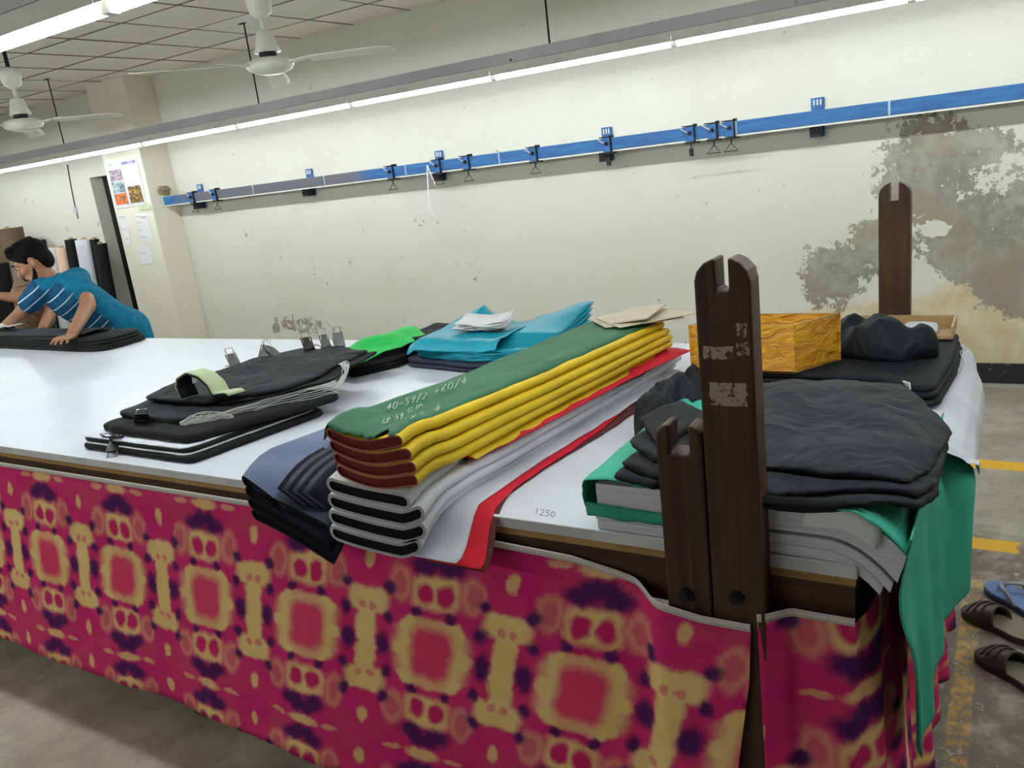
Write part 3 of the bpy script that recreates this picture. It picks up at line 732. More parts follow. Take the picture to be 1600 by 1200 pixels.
def flap(t, name, mat, x0, x1, hang, y1, seed, zoff=0.004, yb=-0.125):
    """loose sheet edge lying beside the pile and hanging over the table front"""
    def fn(u, v):
        y = lerp(yb, y1, u); a = x0(y); b = x1(y); x = lerp(a, b, v)
        z = TZ+zoff+0.003*abs(nz(x*20, y*9, 3))
        if y < 0.01: z -= hang*sst(0.02, -0.10, y)
        return Vector((x+0.004*nz(y*14, seed, 2), max(y, -0.125) if y > -0.03 else y*0.9-0.002, z))
    return kid(t, MB().grid(fn, 44, 8), name, mat, smooth=True, solid=0.002, off=1.0)
flap(wt, 'loose_edge', M['white_cloth'], lambda y: wr(y)-0.09, lambda y: pw([(-.125, -0.772), (0.02, -0.79), (0.25, -0.785), (0.7, -0.74), (1.2, -0.72)], y), 0.075, 1.15, 3, 0.010)
rt = thing('fabric_sheet', 'red cloth edge showing under the white pile and hanging over the table front', 'fabric', (-0.75, 0.3, TZ))
flap(rt, 'red_edge', M['red'], lambda y: wr(y)-0.02, lambda y: pw([(-.125, -0.712), (0.0, -0.742), (0.12, -0.765), (0.3, -0.752), (0.55, -0.735), (0.8, -0.745), (1.0, -0.76)], y), 0.075, 0.95, 8, 0.006)
flap(rt, 'dark_backing', M['burgundy'], lambda y: wr(y)-0.02, lambda y: pw([(-.125, -0.700), (0.0, -0.728), (0.10, -0.765), (0.3, -0.755), (0.5, -0.725), (0.8, -0.700), (1.1, -0.70)], y), 0.075, 1.15, 5, 0.002)
# yellow pile
yt = thing('folded_fabric', 'long pile of yellow folded cloth with maroon lining, lying on the white pile', 'fabric', (-0.9, 0.5, 1.06))
YB = lambda y: TZ+0.004+drp(y)*1.1+4*WTH(y)+pw([(-.125, 0.006), (0.2, 0.0)], y)
yl = lambda y: pw([(-.125, -1.066), (1.2, -0.995)], y)
yr = lambda y: pw([(-.125, -0.842), (0.3, -0.815), (0.8, -0.765), (1.2, -0.725)], y)
YTH = lambda y: pw([(-.125, 0.0285), (0.1, 0.026), (0.4, 0.023), (1.2, 0.021)], y)
YS2 = frange(-0.125, 1.10, 30)
for k in range(4):
    zb = lambda y, k=k: YB(y)+k*YTH(y)
    sag = lambda y, s, k=k: -0.020*math.sin(math.pi*min(1, s*1.1))*sst(0.3, -0.12, y)-0.006*s*sst(0.2, -0.12, y)
    fold(yt, 'fold', YS2, yl, yr, zb, lambda y: YTH(y)*0.94, sag, [M['yellow'], M['maroon_edge'], M['maroon']], 31+k, 0.004*(3-k)-0.006, (0.012, 0.012, 0.004, -0.012)[k], 0.13)
# thin red and grey sheets between the two piles
flp = lambda mat, dx, w, z, nm: kid(yt, MB().grid(lambda u, v: (lambda y: Vector((yr(y)-0.05+(0.05+dx+w(y))*v+0.004*nz(y*25, z*90, 1), y, YB(y)-0.002+z-0.012*v*v+0.003*nz(y*18, v, 2))))(lerp(0.06, 1.12, u)), 50, 5), nm, mat, smooth=True, solid=0.0015)
flp(M['yellow'], 0.018, lambda y: 0.008*nz(y*9, 4, 4), 0.001, 'loose_edge')
flp(M['red'], 0.022, lambda y: pw([(0, -0.02), (0.25, 0.004), (0.8, 0.014), (1.0, 0.03), (1.12, 0.04)], y), -0.002, 'red_edge')
flp(M['black_cloth'], 0.02, lambda y: pw([(0, -0.03), (0.5, -0.01), (0.8, 0.022), (1.12, 0.02)], y), -0.005, 'dark_edge')
# green sheet on top, ragged along its front end
gt = thing('fabric_sheet', 'dark green cloth with chalk writing, spread on top of the yellow folds', 'fabric', (-0.9, 0.5, 1.16))
def GZ(x, y):
    s = (x-yl(y))/(yr(y)-yl(y)); k = 3
    return YB(y)+4*YTH(y)-0.020*math.sin(math.pi*min(1, max(0, s*1.1)))*sst(0.3, -0.12, y)-0.006*s*sst(0.2, -0.12, y)+0.004
def gfn(u, v):
    y0 = -0.128+0.012*nz(v*9, 3.3, 0)+0.006*nz(v*31, 1, 2)+0.02*sst(0.72, 0.8, v)*sst(0.9, 0.82, v)
    y = lerp(y0, 1.08, u); L, R = yl(y)-0.012, yr(y)-0.030+0.006*nz(y*12, 2, 9); x = lerp(L, R, v); z = GZ(x, y)
    z += 0.0035*nz(x*30, y*9, 4)+0.004*max(0, nz(x*22, y*16, 8))*sst(0.55, 0.8, v); z -= 0.035*sst(0.06, 0.0, v)+0.008*sst(0.93, 1, v)
    return Vector((x, y, z+0.003))
kid(gt, MB().grid(gfn, 90, 26), 'cloth_sheet', M['green'], smooth=True, solid=0.002, off=-1.0)
def gsurf(px, py):
    z = 1.16
    for _ in range(5): p = AZ(px, py, z); z = GZ(p.x, p.y)+0.0062
    return Vector((p.x, p.y, z))
sg = write('40-59/2', (603, 643), (668, 622), 11, gsurf)+write('+60/4', (677, 618), (730, 598), 11, gsurf)+write('GR 59', (596, 664), (630, 653), 9, gsurf)+write('cm', (634, 646), (664, 634), 10, gsurf)+write('x= 4', (640, 656), (690, 640), 9, gsurf)
o = strokes('chalk_writing', sg, M['chalk'], gt, 0.0010); rel(gt, o)
# cardboard offcuts on the far end of the green cloth
card = plain('greyboard', srgb(206, 196, 170), 0.8, 0, 0.06, 20)
def board(poly, z, th, label, tilt=(0, 0)):
    P = [AZ(a, b, z) for a, b in poly]; c = sum(P, Vector())/len(P)
    mb = MB(); n = len(P)
    top = [Vector((p.x, p.y, z+(p.x-c.x)*tilt[0]+(p.y-c.y)*tilt[1])) for p in P]
    mb.add([p-Vector((0, 0, th)) for p in top]+top, [tuple(range(n-1, -1, -1)), tuple(range(n, 2*n))]+[(i, (i+1) % n, n+(i+1) % n, n+i) for i in range(n)])
    return tag(mb.build('greyboard_sheet', card, None), label, 'cardboard', 'greyboard offcuts on the fabric')
board([(921, 498), (946, 511), (1072, 497), (1052, 487)], 1.156, 0.003, 'lowest greyboard sheet lying on the green cloth')
board([(930, 496), (968, 509), (1088, 489), (1018, 478)], 1.164, 0.003, 'largest greyboard sheet, its point sticking out to the right', (0, 0.03))
board([(957, 499), (1012, 497), (1041, 479), (985, 479)], 1.176, 0.005, 'small bent greyboard offcut on top of the others', (0.1, 0.05))
# navy pile beside it
nt_ = thing('folded_fabric', 'navy blue folded cloth pile drooping over the table edge left of the white pile', 'fabric', (-1.3, 0.1, TZ))
nl = lambda y: pw([(-.12, -1.385), (0.25, -1.405), (0.5, -1.40)], y)
nr = lambda y: pw([(-.12, -1.125), (0.5, -1.12)], y)
NTH = lambda y: pw([(-.12, 0.030), (0.2, 0.022), (0.5, 0.020)], y)
NY = frange(-0.12, 0.50, 18)
for k in range(4):
    zb = lambda y, k=k: TZ+0.004+drp(y)*0.9+k*NTH(y)
    sag = lambda y, s, k=k: -0.060*s*sst(0.1, -0.12, y)-0.03*s*s*sst(0.1, -0.12, y)*(1 if k < 2 else 0.4)
    fold(nt_, 'fold', NY, nl, nr, zb, lambda y: NTH(y)*0.95, sag, [M['navy_lit_top'] if k == 3 else M['navy'], M['ink_cloth'], M['ink_cloth']], 51+k, -0.003*k, (0.0, -0.01, 0.0, -0.135)[k], 0.2)
for k in range(7):
    def pf(u, v, k=k):
        y = lerp(-0.118+0.004*k, 0.48, u); x = nr(y)-0.150+0.012*k+0.07*v
        return Vector((x, y, TZ+drp(y)*0.9+3*NTH(y)+0.024-0.0026*k-0.026*v-0.045*((x-nl(y))/0.26)*sst(0.1, -0.12, y)))
    kid(nt_, MB().grid(pf, 16, 4), 'pleat', M['navy'] if k % 2 else M['ink_cloth'], smooth=True, solid=0.0016)
# ---- black stack with white serged edges
bt = thing('fabric_stack', 'stack of black cut cloth with white edges and thread, left of the navy pile', 'fabric', (-2.0, 0.4, TZ))
def z3(*pts): return [(100+a/3.478, 480+b/3.478) for a, b in pts]
W2 = M['white_cloth']; BK = M['black_cloth']; BK2 = M['black_cloth2']
slabs = [  # outline corners (front left, front right, right back, left back), bottom, top, material
    ([(-2.385, 0.055), (-1.815, 0.045), (-1.735, 0.53), (-2.28, 0.62)], 0.951, 0.972, BK2, .010),
    ([(-2.375, 0.060), (-1.835, 0.052), (-1.76, 0.52), (-2.28, 0.62)], 0.972, 0.977, W2, .003),
    ([(-2.380, 0.062), (-1.840, 0.056), (-1.76, 0.52), (-2.28, 0.62)], 0.977, 0.989, BK2, .006),
    ([(-2.392, 0.066), (-1.850, 0.060), (-1.80, 0.40), (-2.28, 0.62)], 0.989, 0.9935, W2, .003),
    ([(-2.30, 0.100), (-1.865, 0.085), (-1.685, 0.565), (-2.32, 0.64)], 0.9935, 1.024, BK2, .013),
    ([(-2.345, 0.115), (-2.16, 0.105), (-2.10, 0.5), (-2.34, 0.64)], 0.9935, 1.018, BK, .010),
    ([(-2.335, 0.175), (-1.99, 0.150), (-1.76, 0.50), (-2.36, 0.72)], 1.020, 1.046, M['black_wrinkled'], .008),
    ([(-2.335, 0.30), (-1.93, 0.30), (-1.735, 0.55), (-1.86, 0.98), (-2.28, 1.02), (-2.36, 0.7)], 1.046, 1.056, BK2, .006),
    ([(-2.32, 0.27), (-2.0, 0.26), (-1.79, 0.47), (-1.88, 0.95), (-2.27, 0.98), (-2.36, 0.6)], 1.056, 1.070, M['black_wrinkled'], .007)]
for i, (o, a, b, m, r) in enumerate(slabs):
    zf = (lambda x, y: 0.014*nz(x*7, y*6, 4)*sst(0.2, 0.6, y)) if i >= 7 else None
    kid(bt, slab(o, a, b, r, 80, zf, 0.006 if i > 3 else 0.003, 11, i, 0.004, 1), 'white_layer' if m is W2 else 'black_layer', m, smooth=True)
th = []
for k in range(6):      # white serged edges along the right side of the upper layers
    pts = []
    for i in range(30):
        u = i/29; x = lerp(-1.975, -1.690, u)+0.012*nz(u*7, k, 1)-0.004*k*0.5; y = lerp(0.165, 0.565, u)+0.004*nz(u*11, k, 3)
        z = 1.023+0.0062*k*(0.3+0.9*u)+0.003*nz(u*9, k*2.1, 5)
        pts.append((x+0.004, y-0.006, z))
    th.append(pts)
for k in range(11):     # thread fan at the far end
    pts = []
    for i in range(10):
        u = i/9; pts.append((-1.705-0.006*k+0.05*math.sin(u*2.4)-0.10*u+0.012*nz(k, u*3, 1), 0.56+0.016*k*0.6+0.10*u, 1.035+0.055*math.sin(u*1.7)-0.0015*k+0.004*nz(k*2, u*4, 2)))
    th.append(pts)
for k in range(10):     # loose loops at the front
    pts = []
    for i in range(12):
        u = i/11; pts.append((-1.985+0.006*nz(k, u*5, 3)+0.13*u, 0.155+0.10*u+0.006*nz(k*3, u*6, 1), 1.024+0.0036*k*math.sin(0.3+u*2.6)+0.004*nz(k, u*7, 8)))
    th.append(pts)
o = strokes('serged_thread', th, M['serge'], bt, 0.0011); rel(bt, o); o['kind'] = 'stuff'
tn = strokes('cord', [[(-2.37, 0.33, 1.02), (-2.25, 0.32, 1.075), (-2.12, 0.31, 1.095)]], M['dark_metal'], bt, 0.002); rel(bt, tn)
# curled strip on top, pale green outside and black inside
pg = cloth('pale_green_felt', srgb(188, 198, 160), 0.9, 0.3)
st = thing('curled_strip', 'pale green strip with black backing curled into an arch on the black stack', 'strip', (-2.0, 0.35, 1.075))
def arch(u):
    P = [(0, 0.0, -0.002), (.1, -.012, .035), (.25, .0, .065), (.42, .05, .082), (.55, .10, .072), (.68, .135, .040), (.78, .150, .008), (.86, .175, .013), (.94, .205, .014), (1, .222, .004)]
    return pw([(a, b) for a, b, c in P], u), pw([(a, c) for a, b, c in P], u)
def sfn(off):
    def fn(u, v):
        a, h = arch(u); a2, h2 = arch(min(1, u+0.02)); tx, tz = a2-a, h2-h; l = math.hypot(tx, tz) or 1
        w = lerp(-0.028, 0.028, v); x = -2.09+a*0.86+w*0.35-tz/l*off; y = 0.285+a*0.16+w*0.95
        return Vector((x, y, 1.076+h+tx/l*off+0.004*math.sin(u*20)*0.3))
    return fn
kid(st, MB().grid(sfn(0.004), 44, 6), 'green_face', pg, smooth=True, solid=0.004)
kid(st, MB().grid(sfn(-0.0025), 44, 6), 'black_backing', BK2, smooth=True, solid=0.004)
wl_ = kid(st, MB().grid(lambda u, v: Vector((-2.068+0.024*u, 0.292+0.002*v, 1.117+0.022*v+0.006*u)), 2, 2), 'washing_label', M['paper'], solid=0.001)
# ---- spring clips
def make_clip(mat):
    t = thing('spring_clip', '', 'clip')
    for s in (-1, 1):
        MB().grid(lambda u, v: Vector((-0.016+0.032*v, s*(0.003+0.016*u), 0.0+0.034*u)), 3, 2).build('jaw', mat, t, solid=0.0015)
        MB().tube([(-0.012, s*0.010, 0.018), (-0.010, s*0.030, 0.046), (0.010, s*0.030, 0.046), (0.012, s*0.010, 0.018)], 0.0018, 6).build('wire_arm', M['chrome'], t)
    MB().tube([(-0.016, 0, 0.0), (0.016, 0, 0.0)], 0.0055, 8).build('spine', mat, t)
    return t
steel = plain('clip_steel', srgb(150, 150, 152), 0.3, 0.85, 0.2, 40)
old = plain('clip_dark_steel', srgb(84, 80, 76), 0.4, 0.8, 0.3, 40)
cA = make_clip(old); cB = make_clip(steel); usedc = {id(cA): 0, id(cB): 0}
CL = [(cA, (-2.205, 0.075, 0.996), (95, 0, 30), 'dark steel clip gripping the front of the black stack, lower one'),
      (cA, (-2.175, 0.150, 1.028), (80, 10, 60), 'dark steel clip gripping the front of the black stack, upper one'),
      (cB, (-2.352, 0.70, 1.062), (-66, 0, 70), 'steel clip behind the black stack, leftmost of the row'),
      (cA, (-2.30, 0.80, 1.066), (-60, 20, 40), 'steel clip behind the black stack, second from the left'),
      (cB, (-2.26, 0.83, 1.068), (-72, 0, 95), 'steel clip behind the black stack, third from the left'),
      (cA, (-2.20, 0.95, 1.066), (-64, 0, 60), 'steel clip behind the black stack, fourth from the left'),
      (cB, (-2.14, 0.985, 1.066), (-55, 10, 75), 'steel clip behind the black stack, beside the bright green cloth'),
      (cB, (-2.08, 1.00, 1.068), (-40, 0, 50), 'steel clip behind the black stack, half behind the bright green cloth')]
for c, loc, rot, lab in CL:
    o = c if usedc[id(c)] == 0 else copy_tree(c); usedc[id(c)] = 1
    o.location = loc; o.scale = (1.35, 1.35, 1.35); o.rotation_euler = [math.radians(r) for r in rot]; o['label'] = lab; o['group'] = 'spring clips on the black stack'
# ---- black bundle with bright green cloth
gb = thing('fabric_stack', 'low black folded bundle under the bright green cloth', 'fabric', (-1.95, 1.2, TZ))
bo = [(-2.17, 1.03), (-1.99, 0.945), (-1.885, 1.10), (-1.89, 1.50), (-2.15, 1.53), (-2.25, 1.3)]
for k in range(3): kid(gb, slab(bo, 0.951+0.014*k, 0.965+0.014*k, 0.008, 60, None, 0.003, 9, k+70, 0.004, 1), 'black_layer', BK2, smooth=True)
kid(gb, slab([(-2.03, 1.28), (-1.86, 1.22), (-1.80, 1.50), (-1.98, 1.54)], 0.993, 1.04, 0.02, 50, None, 0.01, 9, 91, 0.004, 1), 'black_layer', BK2, smooth=True)
gg = thing('crumpled_cloth', 'bright green crumpled cloth left of the turquoise pile', 'cloth', (-1.98, 1.15, 0.993))
def ggf(u, v):
    a = (-2.25, 1.00); b = (-1.98, 0.99); c = (-1.86, 1.30); d = (-2.06, 1.42)
    x = lerp(lerp(a[0], b[0], u), lerp(d[0], c[0], u), v); y = lerp(lerp(a[1], b[1], u), lerp(d[1], c[1], u), v)
    z = 0.996+0.052*sst(0.0, 0.75, v)*(0.5+0.5*math.sin(0.6+u*2.6))+0.020*abs(nz(x*7, y*7, 2))+0.006*abs(nz(x*15, y*15, 6))
    return Vector((x+0.01*nz(u*2, v*2, 1), y+0.012*nz(u*2, v*2, 9), z))
kid(gg, MB().grid(ggf, 30, 24), 'cloth_sheet', M['bright_green'], smooth=True, solid=0.002, off=1.0)
def ggf2(u, v):
    x = lerp(-2.17, -1.99, u)+0.02*v; y = lerp(0.985, 1.07, v)+0.02*u; return Vector((x, y, 0.998+0.006*abs(nz(x*20, y*20, 3))+0.012*v))
kid(gg, MB().grid(ggf2, 12, 6), 'loose_corner', M['bright_green'], smooth=False, solid=0.002, off=1.0)
# ---- turquoise pile on navy
cn = thing('fabric_stack', 'flat navy folded bundle under the turquoise pile', 'fabric', (-1.5, 1.3, TZ))
co_ = [(-1.86, 1.12), (-1.50, 1.06), (-1.20, 1.10), (-1.12, 1.50), (-1.45, 1.53), (-1.84, 1.45)]
for k in range(2): kid(cn, slab(co_, 0.951+0.018*k, 0.969+0.018*k, 0.008, 70, None, 0.003, 9, k+40, 0.003, 1), 'navy_layer', M['navy'], smooth=True)
kid(cn, slab([(-1.875, 1.22), (-1.80, 1.15), (-1.72, 1.3), (-1.84, 1.42)], 0.987, 1.012, 0.012, 40, None, 0.004, 9, 4, 0.003, 1), 'navy_layer', M['navy'], smooth=True)
cy = thing('fabric_stack', 'pile of turquoise cut cloth with a curled top sheet', 'fabric', (-1.5, 1.3, 0.988))
cyo = [(-1.815, 1.14), (-1.50, 1.085), (-1.30, 1.12), (-1.22, 1.36), (-1.30, 1.50), (-1.60, 1.52), (-1.80, 1.40)]
for k in range(7): kid(cy, slab(cyo, 0.988+0.006*k, 0.9938+0.006*k, 0.004, 70, None, 0.003, 8, k+140, 0.010, 1), 'cloth_layer', M['cyan'], smooth=True)
def cyf(u, v):
    x = lerp(-1.835, -1.40, u); y = lerp(1.105, 1.44, v)-0.02*u
    front = sst(0.16, 0.0, v); z = 1.062-0.034*front+0.008*nz(x*6, y*6, 2)+0.004*nz(x*17, y*13, 5)
    y -= 0.012*math.sin(min(1, v/0.16)*math.pi)*1.0
    lift = sst(0.45, 1.0, v); z += lift*(0.075*pw([(0, 0.15), (.25, .55), (.42, 1.0), (.5, .55), (.62, .15), (1, .1)], u))
    z -= 0.02*sst(0.1, 0.0, u); z += 0.012*sst(0.8, 1.0, u)
    return Vector((x, y, z))
kid(cy, MB().grid(cyf, 48, 30), 'top_sheet', M['cyan'], smooth=True, solid=0.003)
for k in range(12):
    def cf(u, v, k=k):
        x = lerp(-1.44, -1.215+0.004*(k % 3), u); y = lerp(1.14+0.012*k*0.6, 1.43+0.005*k, v)
        z = 1.026+0.0036*k+(0.010+0.0036*k)*sst(0.1, 1.0, v)*sst(0.0, 0.9, u)+0.002*nz(k*3, u*5, v*5)+0.018*v
        return Vector((x+0.05*v*0.6, y, z))
    kid(cy, MB().grid(cf, 12, 10), 'cloth_layer', M['cyan'] if k % 2 else M['cyan_edge'], smooth=True, solid=0.0018)
pp = thing('paper_sheaf', 'sheaf of loose white paper patterns lying on the turquoise pile', 'paper', (-1.58, 1.33, 1.075))
for k in range(9):
    a = random.uniform(-0.12, 0.12); cx, cy_ = -1.565+random.uniform(-.012, .012), 1.285+random.uniform(-.01, .01); z = 1.078+0.0028*k
    def sf(u, v, a=a, cx=cx, cy_=cy_, z=z, k=k):
        p = (u-0.5)*0.215; q = (v-0.5)*0.11; return Vector((cx+p*math.cos(a)-q*math.sin(a), cy_+p*math.sin(a)+q*math.cos(a), z+0.005*math.sin(u*6+k)+0.03*max(0, v-0.4)))
    kid(pp, MB().grid(sf, 8, 3), 'paper_sheet', M['paper'] if k else M['black'], smooth=True, solid=0.0012)
# ================================================================== RIGHT HAND END OF THE TABLE
def paper_mat():
    m = Mat('paper_edge', rough=0.85); co = m.coord(); n = m.noise(40, 3, 0.5, stretch=(0.05, 0.05, 9), vec=co); k = m.noise(3, 3, vec=co)
    m.color(m.mix((n*0.8+k*0.2).step(0.35, 0.65), srgb(206, 202, 216), srgb(232, 230, 238))); m.bump(n, 0.4, 0.002); return m.m
M['sheets'] = paper_mat()
def pdrop(x): return -6.5*max(0.0, x+0.055)**2
def bundle(z0, z1, x0, x1, y0, y1, label, skew, pos):
    mb = MB(); secs = []; n = 30
    for i in range(n+1):
        u = i/n; xx = lerp(x0, x1, u); s = []
        for (y, z) in ((y0, z0), (y0+0.002*math.sin(u*9), (z0*2+z1)/3), (y0-0.001, (z0+2*z1)/3), (y0, z1), (y1, z1), (y1, z0)):
            t = (z-TZ)*0.28*sst(-0.1, 0.06, xx)
            s.append((xx+t+skew*(z-z0), y, z+pdrop(xx)))
        secs.append(s)
    mb.loft(secs)
    o = mb.build('paper_bundle', M['sheets'], None, bevel=0.0015)
    return tag(o, label, 'paper', 'bundles of pattern paper on the table corner')
bundle(0.9512, 0.971, -0.492, 0.036, 0.006, 0.56, 'lowest bundle of white paper on the table corner', 0, 0)
bundle(0.9725, 0.992, -0.494, 0.046, 0.004, 0.56, 'middle bundle of white paper on the table corner', 0, 1)
bundle(0.9995, 1.052, -0.486, 0.050, 0.002, 0.56, 'thickest topmost bundle of white paper, wrapped in teal cloth', 0, 2)
lf = tag(MB().grid(lambda u, v: (lambda x: Vector((x+0.01*v, pw([(0, -0.010), (0.55, -0.004), (0.7, 0.004), (1, 0.03)], v), pw([(0, 1.020), (0.55, 1.050), (0.7, 1.0565), (1, 1.057)], v)+pdrop(x-0.022))))(lerp(-0.085, 0.035, u)), 10, 10).build('paper_sheet', M['paper'], None, smooth=True, solid=0.0008),
         'single loose white sheet on the front edge of the topmost paper bundle', 'paper')
# ---- teal cloth wrapped round the top bundle and hanging over the table end
te = thing('draped_cloth', 'teal cloth over the paper bundles, hanging down the table end', 'cloth', (0, 0.3, 1.05))
def tpath(v):
    """cross path in (x, z) for depth v"""
    y = lerp(-0.002, 0.66, v)
    P = [(-0.20, 0.9955), (-0.40, 0.9955), (-0.485, 0.994), (-0.508, 1.004), (-0.512, 1.03), (-0.503, 1.058), (-0.46, 1.064), (-0.30, 1.057), (-0.10, 1.057), (-0.03, 1.056)]
    for x in (0.0, 0.02, 0.04, 0.06, 0.078): P.append((x, 1.061+pdrop(x-0.028)))
    P.append((0.086, 1.020)); P.append((0.080, 0.990))
    hem = pw([(0, 0.55), (0.05, 0.50), (0.18, 0.51), (0.5, 0.545), (0.8, 0.575), (0.88, 0.60), (1, 0.62)], v)
    sx = pw([(0, 0.086), (0.3, 0.097), (0.75, 0.104), (0.88, 0.135), (1.0, 0.150)], v)
    for i in range(1, 13):
        u = i/12; w = 0.007*math.sin(v*21+u*1.5)*sst(0.0, 0.4, u)+0.003*math.sin(v*43)*u
        P.append((lerp(0.078, sx, lerp(u, sst(0, 0.3, u), sst(0.6, 0.9, v)))-0.016*math.sin(min(1, u*2.2)*math.pi)*sst(0.4, 0.0, v)+w, lerp(0.975, hem, u)))
    return P, y
def tfn(u, v):
    P, y = tpath(v); t = u*(len(P)-1); i = min(int(t), len(P)-2); f = t-i
    x = lerp(P[i][0], P[i+1][0], f); z = lerp(P[i][1], P[i+1][1], f)
    if -0.51 < x < 0.0 and z > 1.04: z += 0.004*nz(x*16, y*16, 3)+0.010*sst(-0.36, -0.44, x)*(0.4+0.6*nz(y*9, 2, 2))
    if u > 0.58: y += 0.075*sst(0.58, 0.95, u)*sst(0.35, 0.0, v)+0.01*math.sin(u*14)*(1-v)
    else: y += 0.012*nz(x*10, 4, 1)*sst(0.12, 0, v)-0.010*sst(0.12, 0.0, v)*(1 if z > 1.04 else 0.4)
    return Vector((x, y, z))
kid(te, MB().grid(tfn, 130, 46), 'cloth_sheet', M['teal'], smooth=True, solid=0.002, off=1.0)
# ---- white sheet curling over the far half of the table end
wsx = thing('plastic_sheet', 'thick white sheet curling down over the far half of the table end', 'sheet', (0, 1.1, TZ))
def wsf(u, v):
    y = lerp(0.50, 1.53, v); s = u
    P = [(0, -0.35, 0.955), (.35, -0.06, 0.957), (.5, 0.03, 0.958), (.62, 0.085, 0.948), (.74, 0.122, 0.925), (.86, 0.142, 0.895), (1, 0.150, 0.850)]
    x = pw([(a, b) for a, b, c in P], s); z = pw([(a, c) for a, b, c in P], s); far = sst(0.75, 1.0, v)
    up = sst(0.16, 0.0, v)
    z += up*0.06*s+0.03*far*sst(0.4, 0.6, s)*(1-s)+0.004*nz(x*9, y*7, 3); x -= 0.03*far*sst(0.5, 1, s); x += 0.014*sst(0.4, 0.0, v)*s
    if s > 0.8: z += (0.045*sst(0.35, 0.0, v)+0.01*math.sin(y*25))*(s-0.8)/0.2
    return Vector((x, y, z))
o = kid(wsx, MB().grid(wsf, 44, 40), 'sheet_surface', M['white_cloth'], smooth=True, solid=0.002, off=1.0, sub=1)
# ---- near black garment cloth on the paper
bk = thing('folded_cloth', 'large black folded cloth lying on the paper bundles behind the posts', 'cloth', (-0.15, 0.3, 1.06))
def bdrop(x, y): return -2.6*max(0, x-0.015)**2-2.0*max(0, 0.06-y)**2
lay = [([(-0.36, 0.03), (-0.12, -0.025), (0.02, 0.012), (0.092, 0.045), (0.115, 0.13), (0.10, 0.30), (0.02, 0.58), (-0.34, 0.56)], 1.061, 1.073),
       ([(-0.37, 0.06), (-0.13, -0.010), (-0.04, 0.02), (0.088, 0.06), (0.112, 0.14), (0.115, 0.36), (0.02, 0.60), (-0.35, 0.58)], 1.073, 1.085),
       ([(-0.38, 0.12), (-0.16, 0.065), (-0.05, 0.055), (0.070, 0.075), (0.100, 0.16), (0.118, 0.40), (0.0, 0.62), (-0.10, 0.64), (-0.34, 0.61)], 1.085, 1.100)]
for k, (o, a, b) in enumerate(lay):
    kid(bk, slab(o, a, b, 0.005, 140, bdrop, 0.016 if k == 2 else 0.006, 7.0, k+200, 0.004, 0, 0.012 if k == 2 else 0, rings=(0.92, 0.82, 0.7, 0.58, 0.46, 0.34, 0.22, 0.1)), 'cloth_layer', M['black_wrinkled'], smooth=True)
kid(bk, MB().grid(lambda u, v: Vector((lerp(-0.20, 0.02, u), -0.026-0.010*math.sin(v*3.1)+0.036*u*u, 1.080-0.030*v*math.sin(0.3+2.6*u)**0.6-0.006*u+0.008*nz(u*4, v*2, 1))), 24, 6), 'hanging_edge', BK2, smooth=True, solid=0.003)
lb = thing('folded_cloth', 'small black folded pieces on the teal cloth left of the short post', 'cloth', (-0.4, 0.1, 1.065))
for k, o in enumerate(([(-0.445, -0.005), (-0.34, -0.03), (-0.30, 0.10), (-0.40, 0.2)], [(-0.44, 0.03), (-0.34, -0.02), (-0.28, 0.12), (-0.41, 0.24)], [(-0.46, 0.12), (-0.36, 0.02), (-0.30, 0.2), (-0.42, 0.30)], [(-0.475, 0.22), (-0.38, 0.08), (-0.32, 0.24), (-0.43, 0.36)])):
    kid(lb, slab(o, 1.064+0.014*k, 1.080+0.014*k, 0.008, 50, None, 0.006, 12, k+300, 0.006, 1), 'cloth_layer', BK2 if k % 2 else BK, smooth=True)
def heap(name, label, c, r, h, seed, mat, sq=(1, 1), rot=0.0, n=56, rough=1.0):
    """crumpled cloth heap"""
    t = thing(name, label, 'cloth', c); mb = MB(); secs = []
    R = 16
    for i in range(R+1):
        g = i/R; sec = []
        for k in range(n):
            a = 2*math.pi*k/n; rr = r*(1+0.22*nz(math.cos(a)*1.6, math.sin(a)*1.6, seed))*math.sin(g*math.pi/2)**0.8
            x0, y0 = rr*math.cos(a)*sq[0], rr*math.sin(a)*sq[1]; x = x0*math.cos(rot)-y0*math.sin(rot); y = x0*math.sin(rot)+y0*math.cos(rot)
            z = h*math.cos(g*math.pi/2)**0.8; e = math.cos(g*math.pi/2)**0.3
            z += e*rough*h*(0.30*(1-3.0*abs(nz(x*8, y*8, seed)))+0.20*(1-3.0*abs(nz(x*17, y*15, seed+3)))); sec.append((x, y, max(0.0005, z)))
        secs.append(sec)
    secs = secs[::-1]; mb.loft(secs); mb.build('crumpled_sheet', mat, t, smooth=True); return t
heap('crumpled_cloth', 'black crumpled cloth heap between the white pile and the tall post', (-0.50, 0.55, 0.951), 0.13, 0.115, 4.2, M['black_wrinkled'], (1.0, 1.15), 0.5)
heap('crumpled_cloth', 'black crumpled cloth below the left side of the yellow box', (-0.56, 0.86, 0.951), 0.11, 0.075, 9.7, M['black_wrinkled'], (1.2, 0.9), 0.2)
